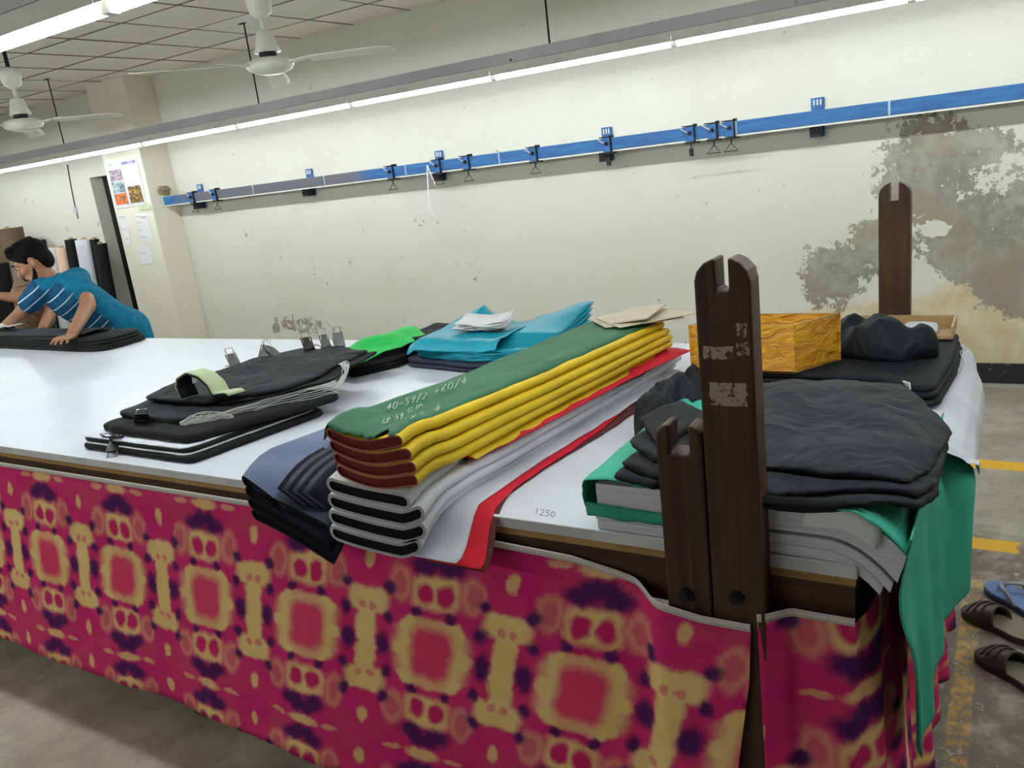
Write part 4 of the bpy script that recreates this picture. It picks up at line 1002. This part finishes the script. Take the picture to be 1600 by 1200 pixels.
# ---- far black folded cloth, yellow box, crumpled cloth, tray
fb = thing('folded_cloth', 'black folded cloth under the yellow box at the far side of the table', 'cloth', (-0.15, 1.2, TZ))
fo = [(-0.47, 0.955), (-0.10, 0.93), (0.030, 0.845), (0.062, 0.86), (0.085, 1.15), (0.085, 1.46), (-0.10, 1.50), (-0.45, 1.45)]
for k in range(3):
    o = [(x-0.006*k*(1 if x > 0 else 0), y+0.006*k) for x, y in fo]
    kid(fb, slab(o, 0.966+0.017*k, 0.983+0.017*k, 0.010, 90, lambda x, y: -1.2*max(0, x-0.02)**2, 0.004, 6, k+400, 0.003, 1), 'cloth_layer', BK, smooth=True)
kid(fb, MB().tube([(0.088, 1.44, 0.985), (0.094, 1.40, 0.978), (0.082, 1.33, 0.99), (0.096, 1.27, 0.972), (0.09, 1.18, 0.965)], 0.002, 6), 'loose_thread', M['serge'], smooth=True)
kid(fb, MB().tube([(-0.012, 0.872, 1.015), (-0.02, 0.862, 1.03), (-0.006, 0.856, 1.028), (-0.004, 0.852, 1.012)], 0.003, 6), 'white_cord_loop', M['serge'], smooth=True)
def tape_mat():
    m = Mat('yellow_packing_tape', rough=0.28, spec=0.6); co = m.coord(); n = m.noise(14, 5, 0.6, stretch=(1, 1, 2.2), vec=co, dist=1.2); k = m.noise(4, 3, vec=co)
    m.color(m.mix((n*0.6+k*0.4).step(0.35, 0.7), srgb(206, 134, 8), srgb(236, 174, 40))); m.bump(n, 1.0, 0.02); return m.m
M['tape'] = tape_mat(); kraft = plain('kraft_board', srgb(176, 142, 92), 0.75, 0, 0.1, 12)
box = thing('open_carton', 'open shallow carton wrapped in yellow tape behind the tall post', 'box', (-0.45, 1.0, 1.019))
C4 = [(-0.612, 0.945), (-0.308, 0.945), (-0.212, 1.105), (-0.520, 1.105)]
def wallp(a, b, z0, z1, th):
    a, b = Vector((*a, 0)), Vector((*b, 0)); d = (b-a).normalized(); n_ = Vector((-d.y, d.x, 0))*th
    p = [a, b, b+n_, a+n_]; return [q+Vector((0, 0, z0)) for q in p]+[q+Vector((0, 0, z1)) for q in p]
BF = [(3, 2, 1, 0), (4, 5, 6, 7), (0, 1, 5, 4), (1, 2, 6, 5), (2, 3, 7, 6), (3, 0, 4, 7)]
for i in range(4):
    mb = MB().add(wallp(C4[i], C4[(i+1) % 4], 1.020, 1.158, 0.006), BF); kid(box, mb, 'side_panel', M['tape'])
    mb = MB().add(wallp(C4[i], C4[(i+1) % 4], 1.1582, 1.1592, 0.0055), BF); kid(box, mb, 'cut_rim', kraft)
mb = MB().add([Vector((x, y, z)) for z in (1.0195, 1.024) for x, y in C4], BF); kid(box, mb, 'bottom_panel', kraft)
heap('crumpled_cloth', 'black crumpled cloth lying right of the yellow box', (-0.12, 1.20, 1.018), 0.12, 0.085, 2.6, M['black_wrinkled'], (1.25, 0.75), -0.35)
tray = thing('wooden_tray', 'shallow open tray of pale board at the far edge below the far post', 'tray', (-0.1, 1.47, TZ))
tw = wood('pale_board', srgb(176, 146, 100), srgb(200, 172, 126), 0.6, (0.08, 1, 1), 20)
x0, x1, y0, y1, z0, z1 = -0.275, 0.062, 1.36, 1.535, 1.019, 1.058
tray.location.z = 1.019
for n_, b in (('back_panel', (x0, x1, y1-0.008, y1, z0, z1)), ('front_panel', (x0, x1, y0, y0+0.008, z0, z0+0.012)), ('end_panel', (x0, x0+0.008, y0+0.008, y1-0.008, z0, z1)), ('end_panel', (x1-0.008, x1, y0+0.008, y1-0.008, z0, z1)), ('bottom_panel', (x0+0.008, x1-0.008, y0+0.008, y1-0.008, z0, z0+0.004))):
    kid(tray, MB().box(*b), n_, tw, bevel=0.0015)
wp = tag(slab([(-0.09, 1.40), (0.02, 1.40), (0.01, 1.50), (-0.08, 1.50)], 1.024, 1.046, 0.02, 40, None, 0.006, 10, 6).build('white_cloth_piece', M['white_cloth'], None, smooth=True), 'small white cloth lump in the pale tray', 'cloth')
# ================================================================== SANDALS ON THE FLOOR
def sandal(name, label, loc, rz, L, W, sole_m, foot_m, strap_m, closed):
    t = thing(name, label, 'sandal', loc, rz)
    def half(u):  # half width along the foot, u from heel to toe
        return W*pw([(0, .12), (.06, .30), (.18, .40), (.45, .38), (.7, .49), (.88, .44), (.96, .28), (1, .08)], u)
    us = [0, .02, .05, .1, .18, .3, .45, .6, .72, .82, .9, .95, .98, 1.0]
    def outl(k): return [(u*L, -half(u)*k) for u in us]+[(u*L, half(u)*k) for u in us[::-1]]
    def lay(z0, z1, k): o = outl(k); return MB().prism(o, 2, z0, z1)
    lay(0.0, 0.022, 1.0).build('sole', sole_m, t, bevel=0.003)
    lay(0.022, 0.026, 0.93).build('footbed', foot_m, t)
    if closed:
        def fn(u, v):
            a = math.pi*v; x = lerp(0.46, 0.985, u); h = pw([(0, .075), (.5, .062), (.85, .04), (1, .026)], u); w = half(x)*1.0+0.003
            xx = x*L-0.012*math.sin(a)*(1-u)*(-1.5); return Vector((xx, -w*math.cos(a), 0.02+(h-0.02)*math.sin(a)**0.8))
        MB().grid(fn, 14, 16).build('upper', strap_m, t, smooth=True, solid=0.005)
        for q in (0.3, 0.5, 0.68):
            MB().tube([fn(q, j/12)+Vector((0, 0, 0.003)) for j in range(2, 11)], 0.0028, 6).build('ridge', strap_m, t, smooth=True)
        MB().tube([fn(0.0, j/16)+Vector((0, 0, 0.001)) for j in range(17)], 0.004, 6).build('collar', strap_m, t, smooth=True)
    else:
        for s in (-1, 1):
            P = [Vector((0.80*L, 0, 0.026)), Vector((0.74*L, s*0.012, 0.052)), Vector((0.6*L, s*W*0.36, 0.060)), Vector((0.42*L, s*W*0.40, 0.020))]
            mb = MB()
            def fn(u, v, P=P):
                q = u*3; i = min(int(q), 2); p = P[i].lerp(P[i+1], q-i); return p+Vector((0.011*(v-0.5)*2*(0.4+u), 0, 0.0))
            mb.grid(fn, 12, 3).build('strap', strap_m, t, smooth=True, solid=0.005)
        MB().tube([(0.80*L, 0, 0.024), (0.80*L, 0, 0.045)], 0.006, 8).build('toe_post', strap_m, t)
    return t
br = plain('brown_moulded_rubber', srgb(58, 44, 36), 0.45, 0, 0.15, 20); brf = plain('worn_footbed', srgb(128, 122, 104), 0.6, 0, 0.12, 15)
bl = plain('blue_foam', srgb(96, 122, 172), 0.6, 0, 0.1, 20); bld = plain('dark_blue_rubber', srgb(38, 44, 66), 0.6); gw = plain('grey_strap', srgb(150, 150, 162), 0.5)
def foot(px, py): return AZ(px, py, 0.0)
q = foot(1507, 955); a = foot(1620, 1010); d = (q-a).normalized(); sandal('slide_sandal', 'brown closed-toe slide sandal next to the blue flip-flop', (q.x-d.x*0.255, q.y-d.y*0.255, 0), math.atan2(d.y, d.x), 0.255, 0.11, br, brf, br, True)
q = foot(1530, 1022); a = foot(1640, 1090); d = (q-a).normalized(); sandal('slide_sandal', 'brown closed-toe slide sandal nearest the camera', (q.x-d.x*0.255, q.y-d.y*0.255, 0), math.atan2(d.y, d.x), 0.255, 0.11, br, brf, br, True)
q = foot(1546, 918); a = foot(1640, 975); d = (q-a).normalized(); sandal('flip_flop', 'blue rubber flip-flop behind the brown sandals', (q.x-d.x*0.26, q.y-d.y*0.26, 0), math.atan2(d.y, d.x), 0.26, 0.115, bld, bl, gw, False)
kid(te, MB().grid(lambda u, v: Vector((lerp(-0.508, -0.25, u), -0.004-0.004*math.sin(v*3.1)-0.002*nz(u*9, v, 2), 1.012-0.008*u-(0.030-0.006*u+0.004*nz(u*5, 3, 3))*v)), 24, 4), 'front_band', M['teal'], smooth=True, solid=0.002)
# ================================================================== PILLAR NOTICES, WALL CRACK
PY = 3.965
def zp(a, b): return (90+a/6.0, 220+b/6.0)
def prect(name, z0, z1, mat, parent, d, tl=None):
    a = AY(*zp(*z0), PY); b = AY(*zp(*z1), PY)
    mb = MB().box(min(a.x, b.x), max(a.x, b.x), PY-d-0.0015, PY-d, min(a.z, b.z), max(a.z, b.z))
    return kid(parent, mb, name, mat) if parent else mb.build(name, mat, None)
M['card_white'] = plain('glossy_white_board', srgb(212, 212, 218), 0.45, 0, 0.03)
po = thing('poster', 'white framed poster with photos on the pillar', 'poster', tuple(AY(*zp(640, 610), PY)))
A = AY(*zp(440, 205), PY); B = AY(*zp(838, 592), PY); A = Vector((A.x, PY, AY(*zp(610, 180), PY).z))
def pbox(u0, u1, v0, v1, d, name, mat):
    X0, X1, Z0, Z1 = A.x, B.x, B.z, A.z
    mb = MB().box(lerp(X0, X1, u0), lerp(X0, X1, u1), PY-d-0.002, PY-d, lerp(Z1, Z0, v1), lerp(Z1, Z0, v0)); return kid(po, mb, name, mat)
def photo(name, a, b, c, sc=18):
    m = Mat(name, rough=0.4); n = m.noise(sc, 5, 0.6); k = m.noise(sc*2.3, 4); m.color(m.mix(k.step(0.45, 0.6), m.mix(n.step(0.4, 0.6), a, b), c)); return m.m
pbox(0, 1, 0, 1, 0.001, 'backing', M['card_white'])
for q in ((0, 1, -0.02, 0.02), (0, 1, 0.98, 1.02), (-0.01, 0.03, 0, 1), (0.97, 1.01, 0, 1)): pbox(*q, 0.004, 'frame_strip', M['white_metal'])
pbox(0.05, 0.95, 0.04, 0.10, 0.004, 'header_strip', photo('header_print', srgb(90, 96, 150), srgb(236, 236, 244), srgb(120, 124, 170), 6))
pbox(0.08, 0.46, 0.18, 0.42, 0.004, 'photo_print', photo('photo_a', srgb(150, 140, 150), srgb(210, 170, 175), srgb(70, 70, 84)))
pbox(0.08, 0.46, 0.44, 0.68, 0.004, 'photo_print', photo('photo_b', srgb(60, 70, 84), srgb(190, 200, 205), srgb(120, 150, 140)))
pbox(0.08, 0.46, 0.70, 0.94, 0.004, 'photo_print', photo('photo_c', srgb(226, 92, 40), srgb(236, 120, 60), srgb(80, 90, 70), 8))
pbox(0.54, 0.93, 0.58, 0.94, 0.004, 'photo_print', photo('photo_d', srgb(196, 160, 80), srgb(120, 84, 40), srgb(60, 40, 26)))
for k in range(8): pbox(0.54, 0.72+0.2*((k*7) % 5)/4, 0.18+0.045*k, 0.188+0.045*k, 0.004, 'text_line', M['channel'])
def notice(z0, z1, label, lines):
    a = AY(*zp(*z0), PY); b = AY(*zp(*z1), PY); t = thing('paper_notice', label, 'paper', (a.x, PY, b.z), 0, 'notices on the pillar')
    kid(t, MB().grid(lambda u, v: Vector((lerp(a.x, b.x, u), PY-0.003-0.004*math.sin(u*5)*v, lerp(b.z, a.z, v))), 6, 4), 'sheet', M['paper'], solid=0.001)
    for (u0, u1, v) in lines:
        kid(t, MB().box(lerp(a.x, b.x, u0), lerp(a.x, b.x, u1), PY-0.0095, PY-0.008, lerp(a.z, b.z, v)-0.004, lerp(a.z, b.z, v)+0.004), 'text_line', M['channel'])
notice((575, 690), (700, 965), 'tall white paper notice on the pillar below the poster, left of the pair', [(.12, .8, .08), (.12, .6, .13), (.12, .7, .5), (.12, .75, .8)])
notice((720, 690), (900, 950), 'wide white paper notice on the pillar below the poster, right of the pair', [(.1, .5, .08), (.1, .45, .3), (.1, .4, .55), (.1, .6, .8), (.55, .9, .12)])
notice((750, 985), (905, 1150), 'small white paper notice lowest on the pillar', [(.1, .6, .4)])
gp = prect('paper_strip', (757, 605), (880, 640), plain('pale_green_paper', srgb(196, 212, 176), 0.7), None, 0.006); tag(gp, 'small pale green paper strip below the poster', 'paper')
cb = tag(MB().tube([AY(a, b, YW-0.006) for a, b in ((105, 257), (108, 275), (112, 297), (117, 322), (119, 329), (122, 342))], 0.006, 6).build('wall_crack', M['dark_metal'], None), 'thin dark cable running down the wall left of the doorway', 'crack')  # crack in the wall, built as a thin raised tube
MB().box(*(lambda p: (p.x-0.03, p.x+0.03, YW-0.015, YW-0.001, p.z-0.03, p.z+0.03))(AY(118, 328, YW-0.006))).build('crack_node', M['channel'], cb)  # small box standing in for the dark spot on the crack
# ================================================================== FABRIC ROLLS AGAINST THE WALL
def froll(px, py, y, r, mat, label, lean=0.10, core=True):
    p = AY(px, py, y); t = thing('fabric_roll', label, 'roll', (p.x, y-lean, 0), 0, 'upright fabric rolls')
    H = p.z; n = 20; secs = []
    for i in range(9):
        u = i/8; cy = lean*u; secs.append([(r*(1+0.05*nz(k*0.8, u*2, px))*math.cos(2*math.pi*k/n)+0.01*nz(u*3, px, 1), cy+r*math.sin(2*math.pi*k/n), H*u+(0.006*nz(k, px, 3) if i == 8 else 0)) for k in range(n)])
    MB().loft(secs).build('rolled_cloth', mat, t, smooth=False)
    if core: MB().tube([(0, lean, H-0.02), (0, lean*1.03, H+0.02)], 0.025, 12).build('card_tube', kraft, t)
    return t
grey_b = cloth('greige_cloth', srgb(150, 140, 124)); brown = cloth('brown_cloth', srgb(104, 86, 70)); peach = cloth('peach_cloth', srgb(240, 208, 184))
froll(110, 374, 4.14, 0.065, BK2, 'black fabric roll standing left of the tall white roll')
froll(131, 374, 4.12, 0.095, M['white_cloth'], 'tall white fabric roll standing against the wall')
froll(147, 374, 4.13, 0.05, BK2, 'thin black fabric roll directly right of the tall white roll')
froll(156, 381, 4.10, 0.07, BK2, 'black fabric roll nearest the doorway')
froll(96, 387, 4.12, 0.07, peach, 'peach fabric roll standing among the dark rolls')
froll(80, 387, 4.12, 0.07, M['white_cloth'], 'short white fabric roll left of the peach roll')
froll(63, 375, 4.15, 0.06, BK2, 'black fabric roll just right of the bending man\'s head')
froll(10, 357, 3.95, 0.17, brown, 'wide brown fabric roll at the left edge of the picture')
froll(32, 404, 3.70, 0.11, grey_b, 'beige fabric roll behind the man in the plaid shirt')
froll(-4, 412, 3.60, 0.11, BK2, 'black fabric roll at the left edge in front of the brown roll')
# ================================================================== CLOTH BEING LAID BY THE WORKERS
wk = thing('fabric_stack', 'long black cloth layers being spread by the two workers', 'fabric', (-5.3, 1.35, TZ))
for k, (f, e, b) in enumerate(((0.0, 0.0, 0.0), (0.012, 0.012, 0.0), (0.02, 0.03, 0.0), (0.028, 0.05, 0.0))):
    o = [(-7.4, 1.20+f), (-5.4, 1.26+f), (-4.20-e, 1.215+f), (-4.06-e, 1.25+f), (-4.10-e, 1.545), (-7.4, 1.55)]
    kid(wk, slab(o, 0.951+0.015*k, 0.966+0.015*k, 0.008, 110, None, 0.004, 4, k+500, 0.006, 1), 'cloth_layer', BK if k == 3 else BK2, smooth=True)
kid(wk, MB().grid(lambda u, v: Vector((lerp(-7.3, -4.40, u), lerp(1.33, 1.52, v)+0.01*nz(u*6, v, 2), 1.016+0.028*math.sin(v*3.1)*(0.4+0.6*nz(u*5, 1, 3)**2)+0.01*sst(0.9, 1, u))), 40, 8), 'turned_back_layer', cloth('charcoal_cloth', srgb(62, 64, 68), 0.8), smooth=True, solid=0.004)
kid(wk, MB().grid(lambda u, v: Vector((lerp(-5.55, -5.25, u), lerp(1.36, 1.46, v), 1.060+0.008*math.sin(u*9))), 8, 4), 'pattern_paper', M['paper'], smooth=True, solid=0.001)
# ================================================================== PEOPLE
def limb(mb, pts, rs, n=14, flat=None):
    """tapered rounded limb through joints; flat=(axis, ratio) squashes the section along an axis"""
    P = []; R = []
    for (a, b), (ra, rb) in zip(zip(pts, pts[1:]), zip(rs, rs[1:])):
        for i in range(6): P.append(a.lerp(b, i/6)); R.append(lerp(ra, rb, i/6))
    P.append(pts[-1]); R.append(rs[-1])
    m0 = len(mb.v); mb.tube(P, R, n)
    for c, r in ((pts[0], rs[0]), (pts[-1], rs[-1])): ball(mb, c, (r, r, r))
    for c, r in zip(pts[1:-1], rs[1:-1]): ball(mb, c, (r, r, r))
def ball(mb, c, r, M3=None, nu=16, nv=10):
    vs = []; fs = []
    for j in range(nv+1):
        p = math.pi*j/nv
        for i in range(nu):
            a = 2*math.pi*i/nu; v = Vector((r[0]*math.sin(p)*math.cos(a), r[1]*math.sin(p)*math.sin(a), r[2]*math.cos(p)))
            vs.append(Vector(c)+((M3 @ v) if M3 else v))
    for j in range(nv):
        for i in range(nu): fs.append((j*nu+i, j*nu+(i+1) % nu, (j+1)*nu+(i+1) % nu, (j+1)*nu+i))
    mb.add(vs, fs)
def fuse(o, vox=0.007, smooth=4):
    m = o.modifiers.new('fuse', 'REMESH'); m.mode = 'VOXEL'; m.voxel_size = vox; m.use_smooth_shade = True
    s = o.modifiers.new('soft', 'SMOOTH'); s.factor = 0.5; s.iterations = smooth
def frame(fwd, up):
    f = fwd.normalized(); r = f.cross(up).normalized(); u = r.cross(f); return Matrix(((r.x, f.x, u.x), (r.y, f.y, u.y), (r.z, f.z, u.z)))
def hand(mb, wrist, tip, normal, side):
    """palm and five bent fingers; normal points out of the back of the hand, side is towards the thumb"""
    d = (tip-wrist).normalized(); s = (side-d*side.dot(d)).normalized(); n_ = normal.normalized()
    pc = wrist+d*0.045; ball(mb, pc, (0.040, 0.050, 0.016), frame(d, n_))
    for k, (L, o) in enumerate(((0.070, 0.030), (0.078, 0.011), (0.073, -0.009), (0.058, -0.028))):
        a = wrist+d*0.082+s*o; b = a+d*L*0.5+s*o*0.25+n_*0.006; c = b+d*L*0.5+s*o*0.2-n_*0.016
        limb(mb, [a-d*0.02, a, b, c], [0.010, 0.010, 0.009, 0.0075], 8)
    a = wrist+d*0.030+s*0.030; b = a+d*0.030+s*0.026; limb(mb, [a-s*0.015, a, b, b+d*0.026+s*0.004], [0.013, 0.012, 0.011, 0.009], 8)
skin = plain('skin', srgb(168, 118, 88), 0.55, 0, 0.06, 8); hairm = plain('black_hair', srgb(14, 11, 10), 0.8, 0, 0.3, 60, 0.6, 0.15)
lip = plain('lips', srgb(138, 82, 70), 0.5); eyew = plain('eye_white', srgb(214, 206, 198), 0.4); trou = cloth('dark_trousers', srgb(34, 36, 46))
def head(t, c, fwd, up, s=1.0, mb=None, beard=True):
    """skull, jaw, nose, ears go into the body mesh; hair, beard, brows, eyes are parts"""
    F = frame(fwd, up); W = lambda x, y, z: c+F @ (Vector((x, y, z))*s)
    ball(mb, W(0, -0.005, 0.02), (0.074*s, 0.092*s, 0.098*s), F); ball(mb, W(0, 0.022, -0.055), (0.056*s, 0.062*s, 0.062*s), F)
    ball(mb, W(0, 0.045, -0.088), (0.028*s, 0.030*s, 0.024*s), F)
    limb(mb, [W(0, 0.080, 0.025), W(0, 0.103, -0.022)], [0.009*s, 0.015*s], 8); ball(mb, W(0, 0.085, -0.055), (0.024*s, 0.012*s, 0.012*s), F)
    for q in (-1, 1):
        ball(mb, W(q*0.076, -0.012, -0.005), (0.010*s, 0.018*s, 0.032*s), F); ball(mb, W(q*0.042, 0.062, -0.02), (0.022*s, 0.02*s, 0.02*s), F)
        ball(mb, W(q*0.03, 0.078, 0.032), (0.026*s, 0.012*s, 0.009*s), F)
    parts = []
    h = MB(); ball(h, W(0, -0.018, 0.045), (0.084*s, 0.098*s, 0.090*s), F); ball(h, W(0, -0.060, 0.0), (0.072*s, 0.05*s, 0.075*s), F); ball(h, W(0.01, 0.045, 0.092), (0.066*s, 0.050*s, 0.036*s), F)
    for k in range(16): a = k*0.9; ball(h, W(0.05*math.sin(a), 0.05*math.cos(a*1.3), 0.105+0.012*math.sin(a*2)), (0.026*s, 0.030*s, 0.02*s), F)
    for q in (-1, 1): ball(h, W(q*0.071, 0.016, 0.028), (0.010*s, 0.018*s, 0.030*s), F)
    o = kid(t, h, 'hair', hairm); fuse(o, 0.007, 3); parts.append(o)
    if beard:
        b = MB()
        for q in (-1, 1):
            limb(b, [W(q*0.062, 0.010, -0.036), W(q*0.052, 0.026, -0.064), W(q*0.032, 0.054, -0.090), W(0, 0.064, -0.096)], [0.007*s, 0.013*s, 0.017*s, 0.018*s], 8)
            limb(b, [W(q*0.028, 0.088, -0.062), W(q*0.012, 0.097, -0.044)], [0.006*s, 0.006*s], 6)
        o = kid(t, b, 'beard', hairm); fuse(o, 0.006, 2)
    for q in (-1, 1):
        e = MB(); ball(e, W(q*0.030, 0.078, 0.012), (0.012*s, 0.008*s, 0.004*s), F); kid(t, e, 'eye', eyew, smooth=True)
        e = MB(); ball(e, W(q*0.030, 0.0845, 0.010), (0.007*s, 0.003*s, 0.0042*s), F); kid(t, e, 'iris', hairm, smooth=True)
        e = MB(); limb(e, [W(q*0.014, 0.093, 0.036), W(q*0.032, 0.093, 0.041), W(q*0.050, 0.080, 0.034)], [0.004*s, 0.005*s, 0.003*s], 6); kid(t, e, 'eyebrow', hairm, smooth=True)
    e = MB(); limb(e, [W(-0.02, 0.090, -0.056), W(0, 0.098, -0.055), W(0.02, 0.090, -0.056)], [0.004*s, 0.006*s, 0.004*s], 6); kid(t, e, 'lips', lip, smooth=True)
def stripe_mat(ax0, ax1, front, name='teal_striped_jersey'):
    m = Mat(name, rough=0.85, spec=0.2); co = m.coord(); x, y, z = m.xyz(co); ax = (ax1-ax0).normalized()
    s = (x-ax0.x)*ax.x+(y-ax0.y)*ax.y+(z-ax0.z)*ax.z
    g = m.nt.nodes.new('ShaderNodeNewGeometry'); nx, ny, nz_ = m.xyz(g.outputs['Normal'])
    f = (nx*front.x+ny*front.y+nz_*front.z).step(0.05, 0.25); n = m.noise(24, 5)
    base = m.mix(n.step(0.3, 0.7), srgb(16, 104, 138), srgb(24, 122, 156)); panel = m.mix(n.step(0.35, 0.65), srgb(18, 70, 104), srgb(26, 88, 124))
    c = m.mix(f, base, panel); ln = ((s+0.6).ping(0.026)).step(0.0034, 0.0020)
    m.color(m.mix(ln*f, c, srgb(206, 220, 226))); m.bump(m.noise(14, 4), 0.5, 0.01); return m.m
# --- man in the teal striped shirt, bent over the table
def J(px, py, y): return AY(px, py, y)
hip = Vector((J(205, 545, 1.88).x, 1.88, 0.92)); spine = J(168, 500, 1.76); chest = J(112, 462, 1.60); nk = J(84, 440, 1.54); hd = J(52, 410, 1.47)
shR = J(122, 436, 1.70); shL = J(66, 452, 1.46); elR = J(138, 476, 1.58); wrR = AZ(112, 524, 1.035); elL = J(34, 488, 1.40); wrL = AZ(6, 510, 1.035)
tt = thing('person', 'man in teal striped shirt bending over the black cloth', 'person', (hip.x, hip.y, 0))
body = MB(); knee = Vector((hip.x+0.02, hip.y+0.03, 0.50)); ank = Vector((hip.x+0.03, hip.y+0.10, 0.08))
limb(body, [hip, spine, chest], [0.135, 0.125, 0.135]); limb(body, [chest.lerp(nk, 0.5), nk, hd.lerp(nk, 0.35)], [0.075, 0.056, 0.054]); limb(body, [shL, chest.lerp(nk, 0.4), shR], [0.066, 0.095, 0.066])
limb(body, [shR, elR, wrR], [0.060, 0.047, 0.030]); limb(body, [shL, elL, wrL], [0.056, 0.042, 0.027])
for q in (-1, 1):
    o = Vector((q*0.085, 0, 0)); limb(body, [hip+o*0.8-Vector((0, 0, 0.14)), knee+o, ank+o], [0.086, 0.062, 0.042]); limb(body, [ank+o+Vector((0, 0.02, -0.04)), ank+o+Vector((0, -0.15, -0.05))], [0.04, 0.03])
tipR = AZ(92, 534, 1.028); tipL = AZ(-12, 514, 1.03)
hand(body, wrR, tipR, Vector((0, 0, 1)), Vector((0, -1, 0))); hand(body, wrL, tipL, Vector((0, 0, 1)), Vector((0.3, 1, 0)))
face = Vector((-0.56, -0.68, -0.46)); head(tt, hd, face, Vector((-0.28, -0.2, 0.94)), 1.10, body)
o = kid(tt, body, 'body', skin); fuse(o, 0.0065, 3)
sh = MB(); limb(sh, [hip-Vector((-0.02, 0, 0.14)), hip+Vector((0, 0, 0.0)), spine, chest], [0.150, 0.156, 0.140, 0.150]); limb(sh, [chest, chest.lerp(nk, 0.75)], [0.13, 0.078]); limb(sh, [shL, chest.lerp(nk, 0.4), shR], [0.078, 0.108, 0.078])
limb(sh, [shR, shR.lerp(elR, 0.62)], [0.076, 0.070]); limb(sh, [shL, shL.lerp(elL, 0.58)], [0.076, 0.070])
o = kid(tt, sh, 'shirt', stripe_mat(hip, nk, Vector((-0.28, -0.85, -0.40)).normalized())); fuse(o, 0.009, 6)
tr = MB(); limb(tr, [hip-Vector((0.07, 0, 0.12)), hip+Vector((0.07, 0, -0.12))], [0.112, 0.112])
for q in (-1, 1):
    v = Vector((q*0.085, 0, 0)); limb(tr, [hip+v-Vector((0, 0, 0.12)), knee+v, ank+v+Vector((0, 0, 0.02))], [0.104, 0.080, 0.068])
o = kid(tt, tr, 'trousers', trou); fuse(o, 0.01, 4)
# --- second worker behind him, in a brown checked shirt
def check_mat():
    m = Mat('brown_check_shirt', rough=0.9, spec=0.2); co = m.coord(); x, y, z = m.xyz(co); n = m.noise(12, 4)
    c = m.mix(n.step(0.3, 0.7), srgb(128, 104, 84), srgb(146, 120, 98)); c = m.mix((z.ping(0.03)).step(0.006, 0.003)*0.6, c, srgb(96, 74, 58)); c = m.mix(((x+y*0.5).ping(0.03)).step(0.006, 0.003)*0.6, c, srgb(172, 150, 126)); m.color(c); m.bump(n, 0.4, 0.01); return m.m
h2 = J(66, 545, 2.15); h2.z = 0.95; sp2 = J(56, 490, 2.08); ch2 = J(54, 452, 2.02); nk2 = J(52, 428, 2.02); hd2 = J(50, 408, 2.00)
sR2 = J(76, 452, 2.12); sL2 = J(38, 450, 1.90); eL2 = J(30, 466, 1.72); wL2 = J(-6, 462, 1.62); eR2 = J(82, 480, 1.98); wR2 = J(66, 512, 1.78)
t2 = thing('person', 'man in brown checked shirt standing behind the man in teal', 'person', (h2.x, h2.y, 0))
b2 = MB(); kn2 = Vector((h2.x, h2.y+0.02, 0.5)); an2 = Vector((h2.x, h2.y+0.08, 0.08))
limb(b2, [h2, sp2, ch2], [0.13, 0.12, 0.13]); limb(b2, [ch2.lerp(nk2, 0.5), nk2, hd2.lerp(nk2, 0.35)], [0.075, 0.056, 0.054]); limb(b2, [sL2, ch2.lerp(nk2, 0.4), sR2], [0.064, 0.09, 0.064])
limb(b2, [sL2, eL2, wL2], [0.054, 0.040, 0.027]); limb(b2, [sR2, eR2, wR2], [0.054, 0.042, 0.028])
for q in (-1, 1):
    v = Vector((q*0.085, 0, 0)); limb(b2, [h2+v, kn2+v, an2+v], [0.09, 0.06, 0.042]); limb(b2, [an2+v+Vector((0, 0.02, -0.04)), an2+v+Vector((0, -0.15, -0.05))], [0.04, 0.03])
hand(b2, wL2, wL2+Vector((-0.1, -0.02, -0.01)), Vector((0, 0, 1)), Vector((0, -1, 0))); hand(b2, wR2, wR2+Vector((-0.06, -0.06, -0.07)), Vector((0, -0.3, 1)), Vector((-1, 0, 0)))
head(t2, hd2, Vector((-0.7, -0.6, -0.4)), Vector((-0.25, -0.2, 0.95)), 0.95, b2, False)
o = kid(t2, b2, 'body', skin); fuse(o, 0.0075, 3)
s2 = MB(); limb(s2, [h2, sp2, ch2], [0.150, 0.140, 0.145]); limb(s2, [ch2, ch2.lerp(nk2, 0.75)], [0.12, 0.076]); limb(s2, [sL2, ch2.lerp(nk2, 0.4), sR2], [0.076, 0.104, 0.076])
limb(s2, [sL2, sL2.lerp(eL2, 0.7)], [0.074, 0.068]); limb(s2, [sR2, sR2.lerp(eR2, 0.75)], [0.074, 0.068])
o = kid(t2, s2, 'shirt', check_mat()); fuse(o, 0.01, 5)
tr = MB(); limb(tr, [h2-Vector((0.09, 0, 0)), h2+Vector((0.09, 0, 0))], [0.116, 0.116])
for q in (-1, 1):
    v = Vector((q*0.085, 0, 0)); limb(tr, [h2+v, kn2+v, an2+v+Vector((0, 0, 0.02))], [0.105, 0.078, 0.066])
o = kid(t2, tr, 'trousers', trou); fuse(o, 0.01, 4)
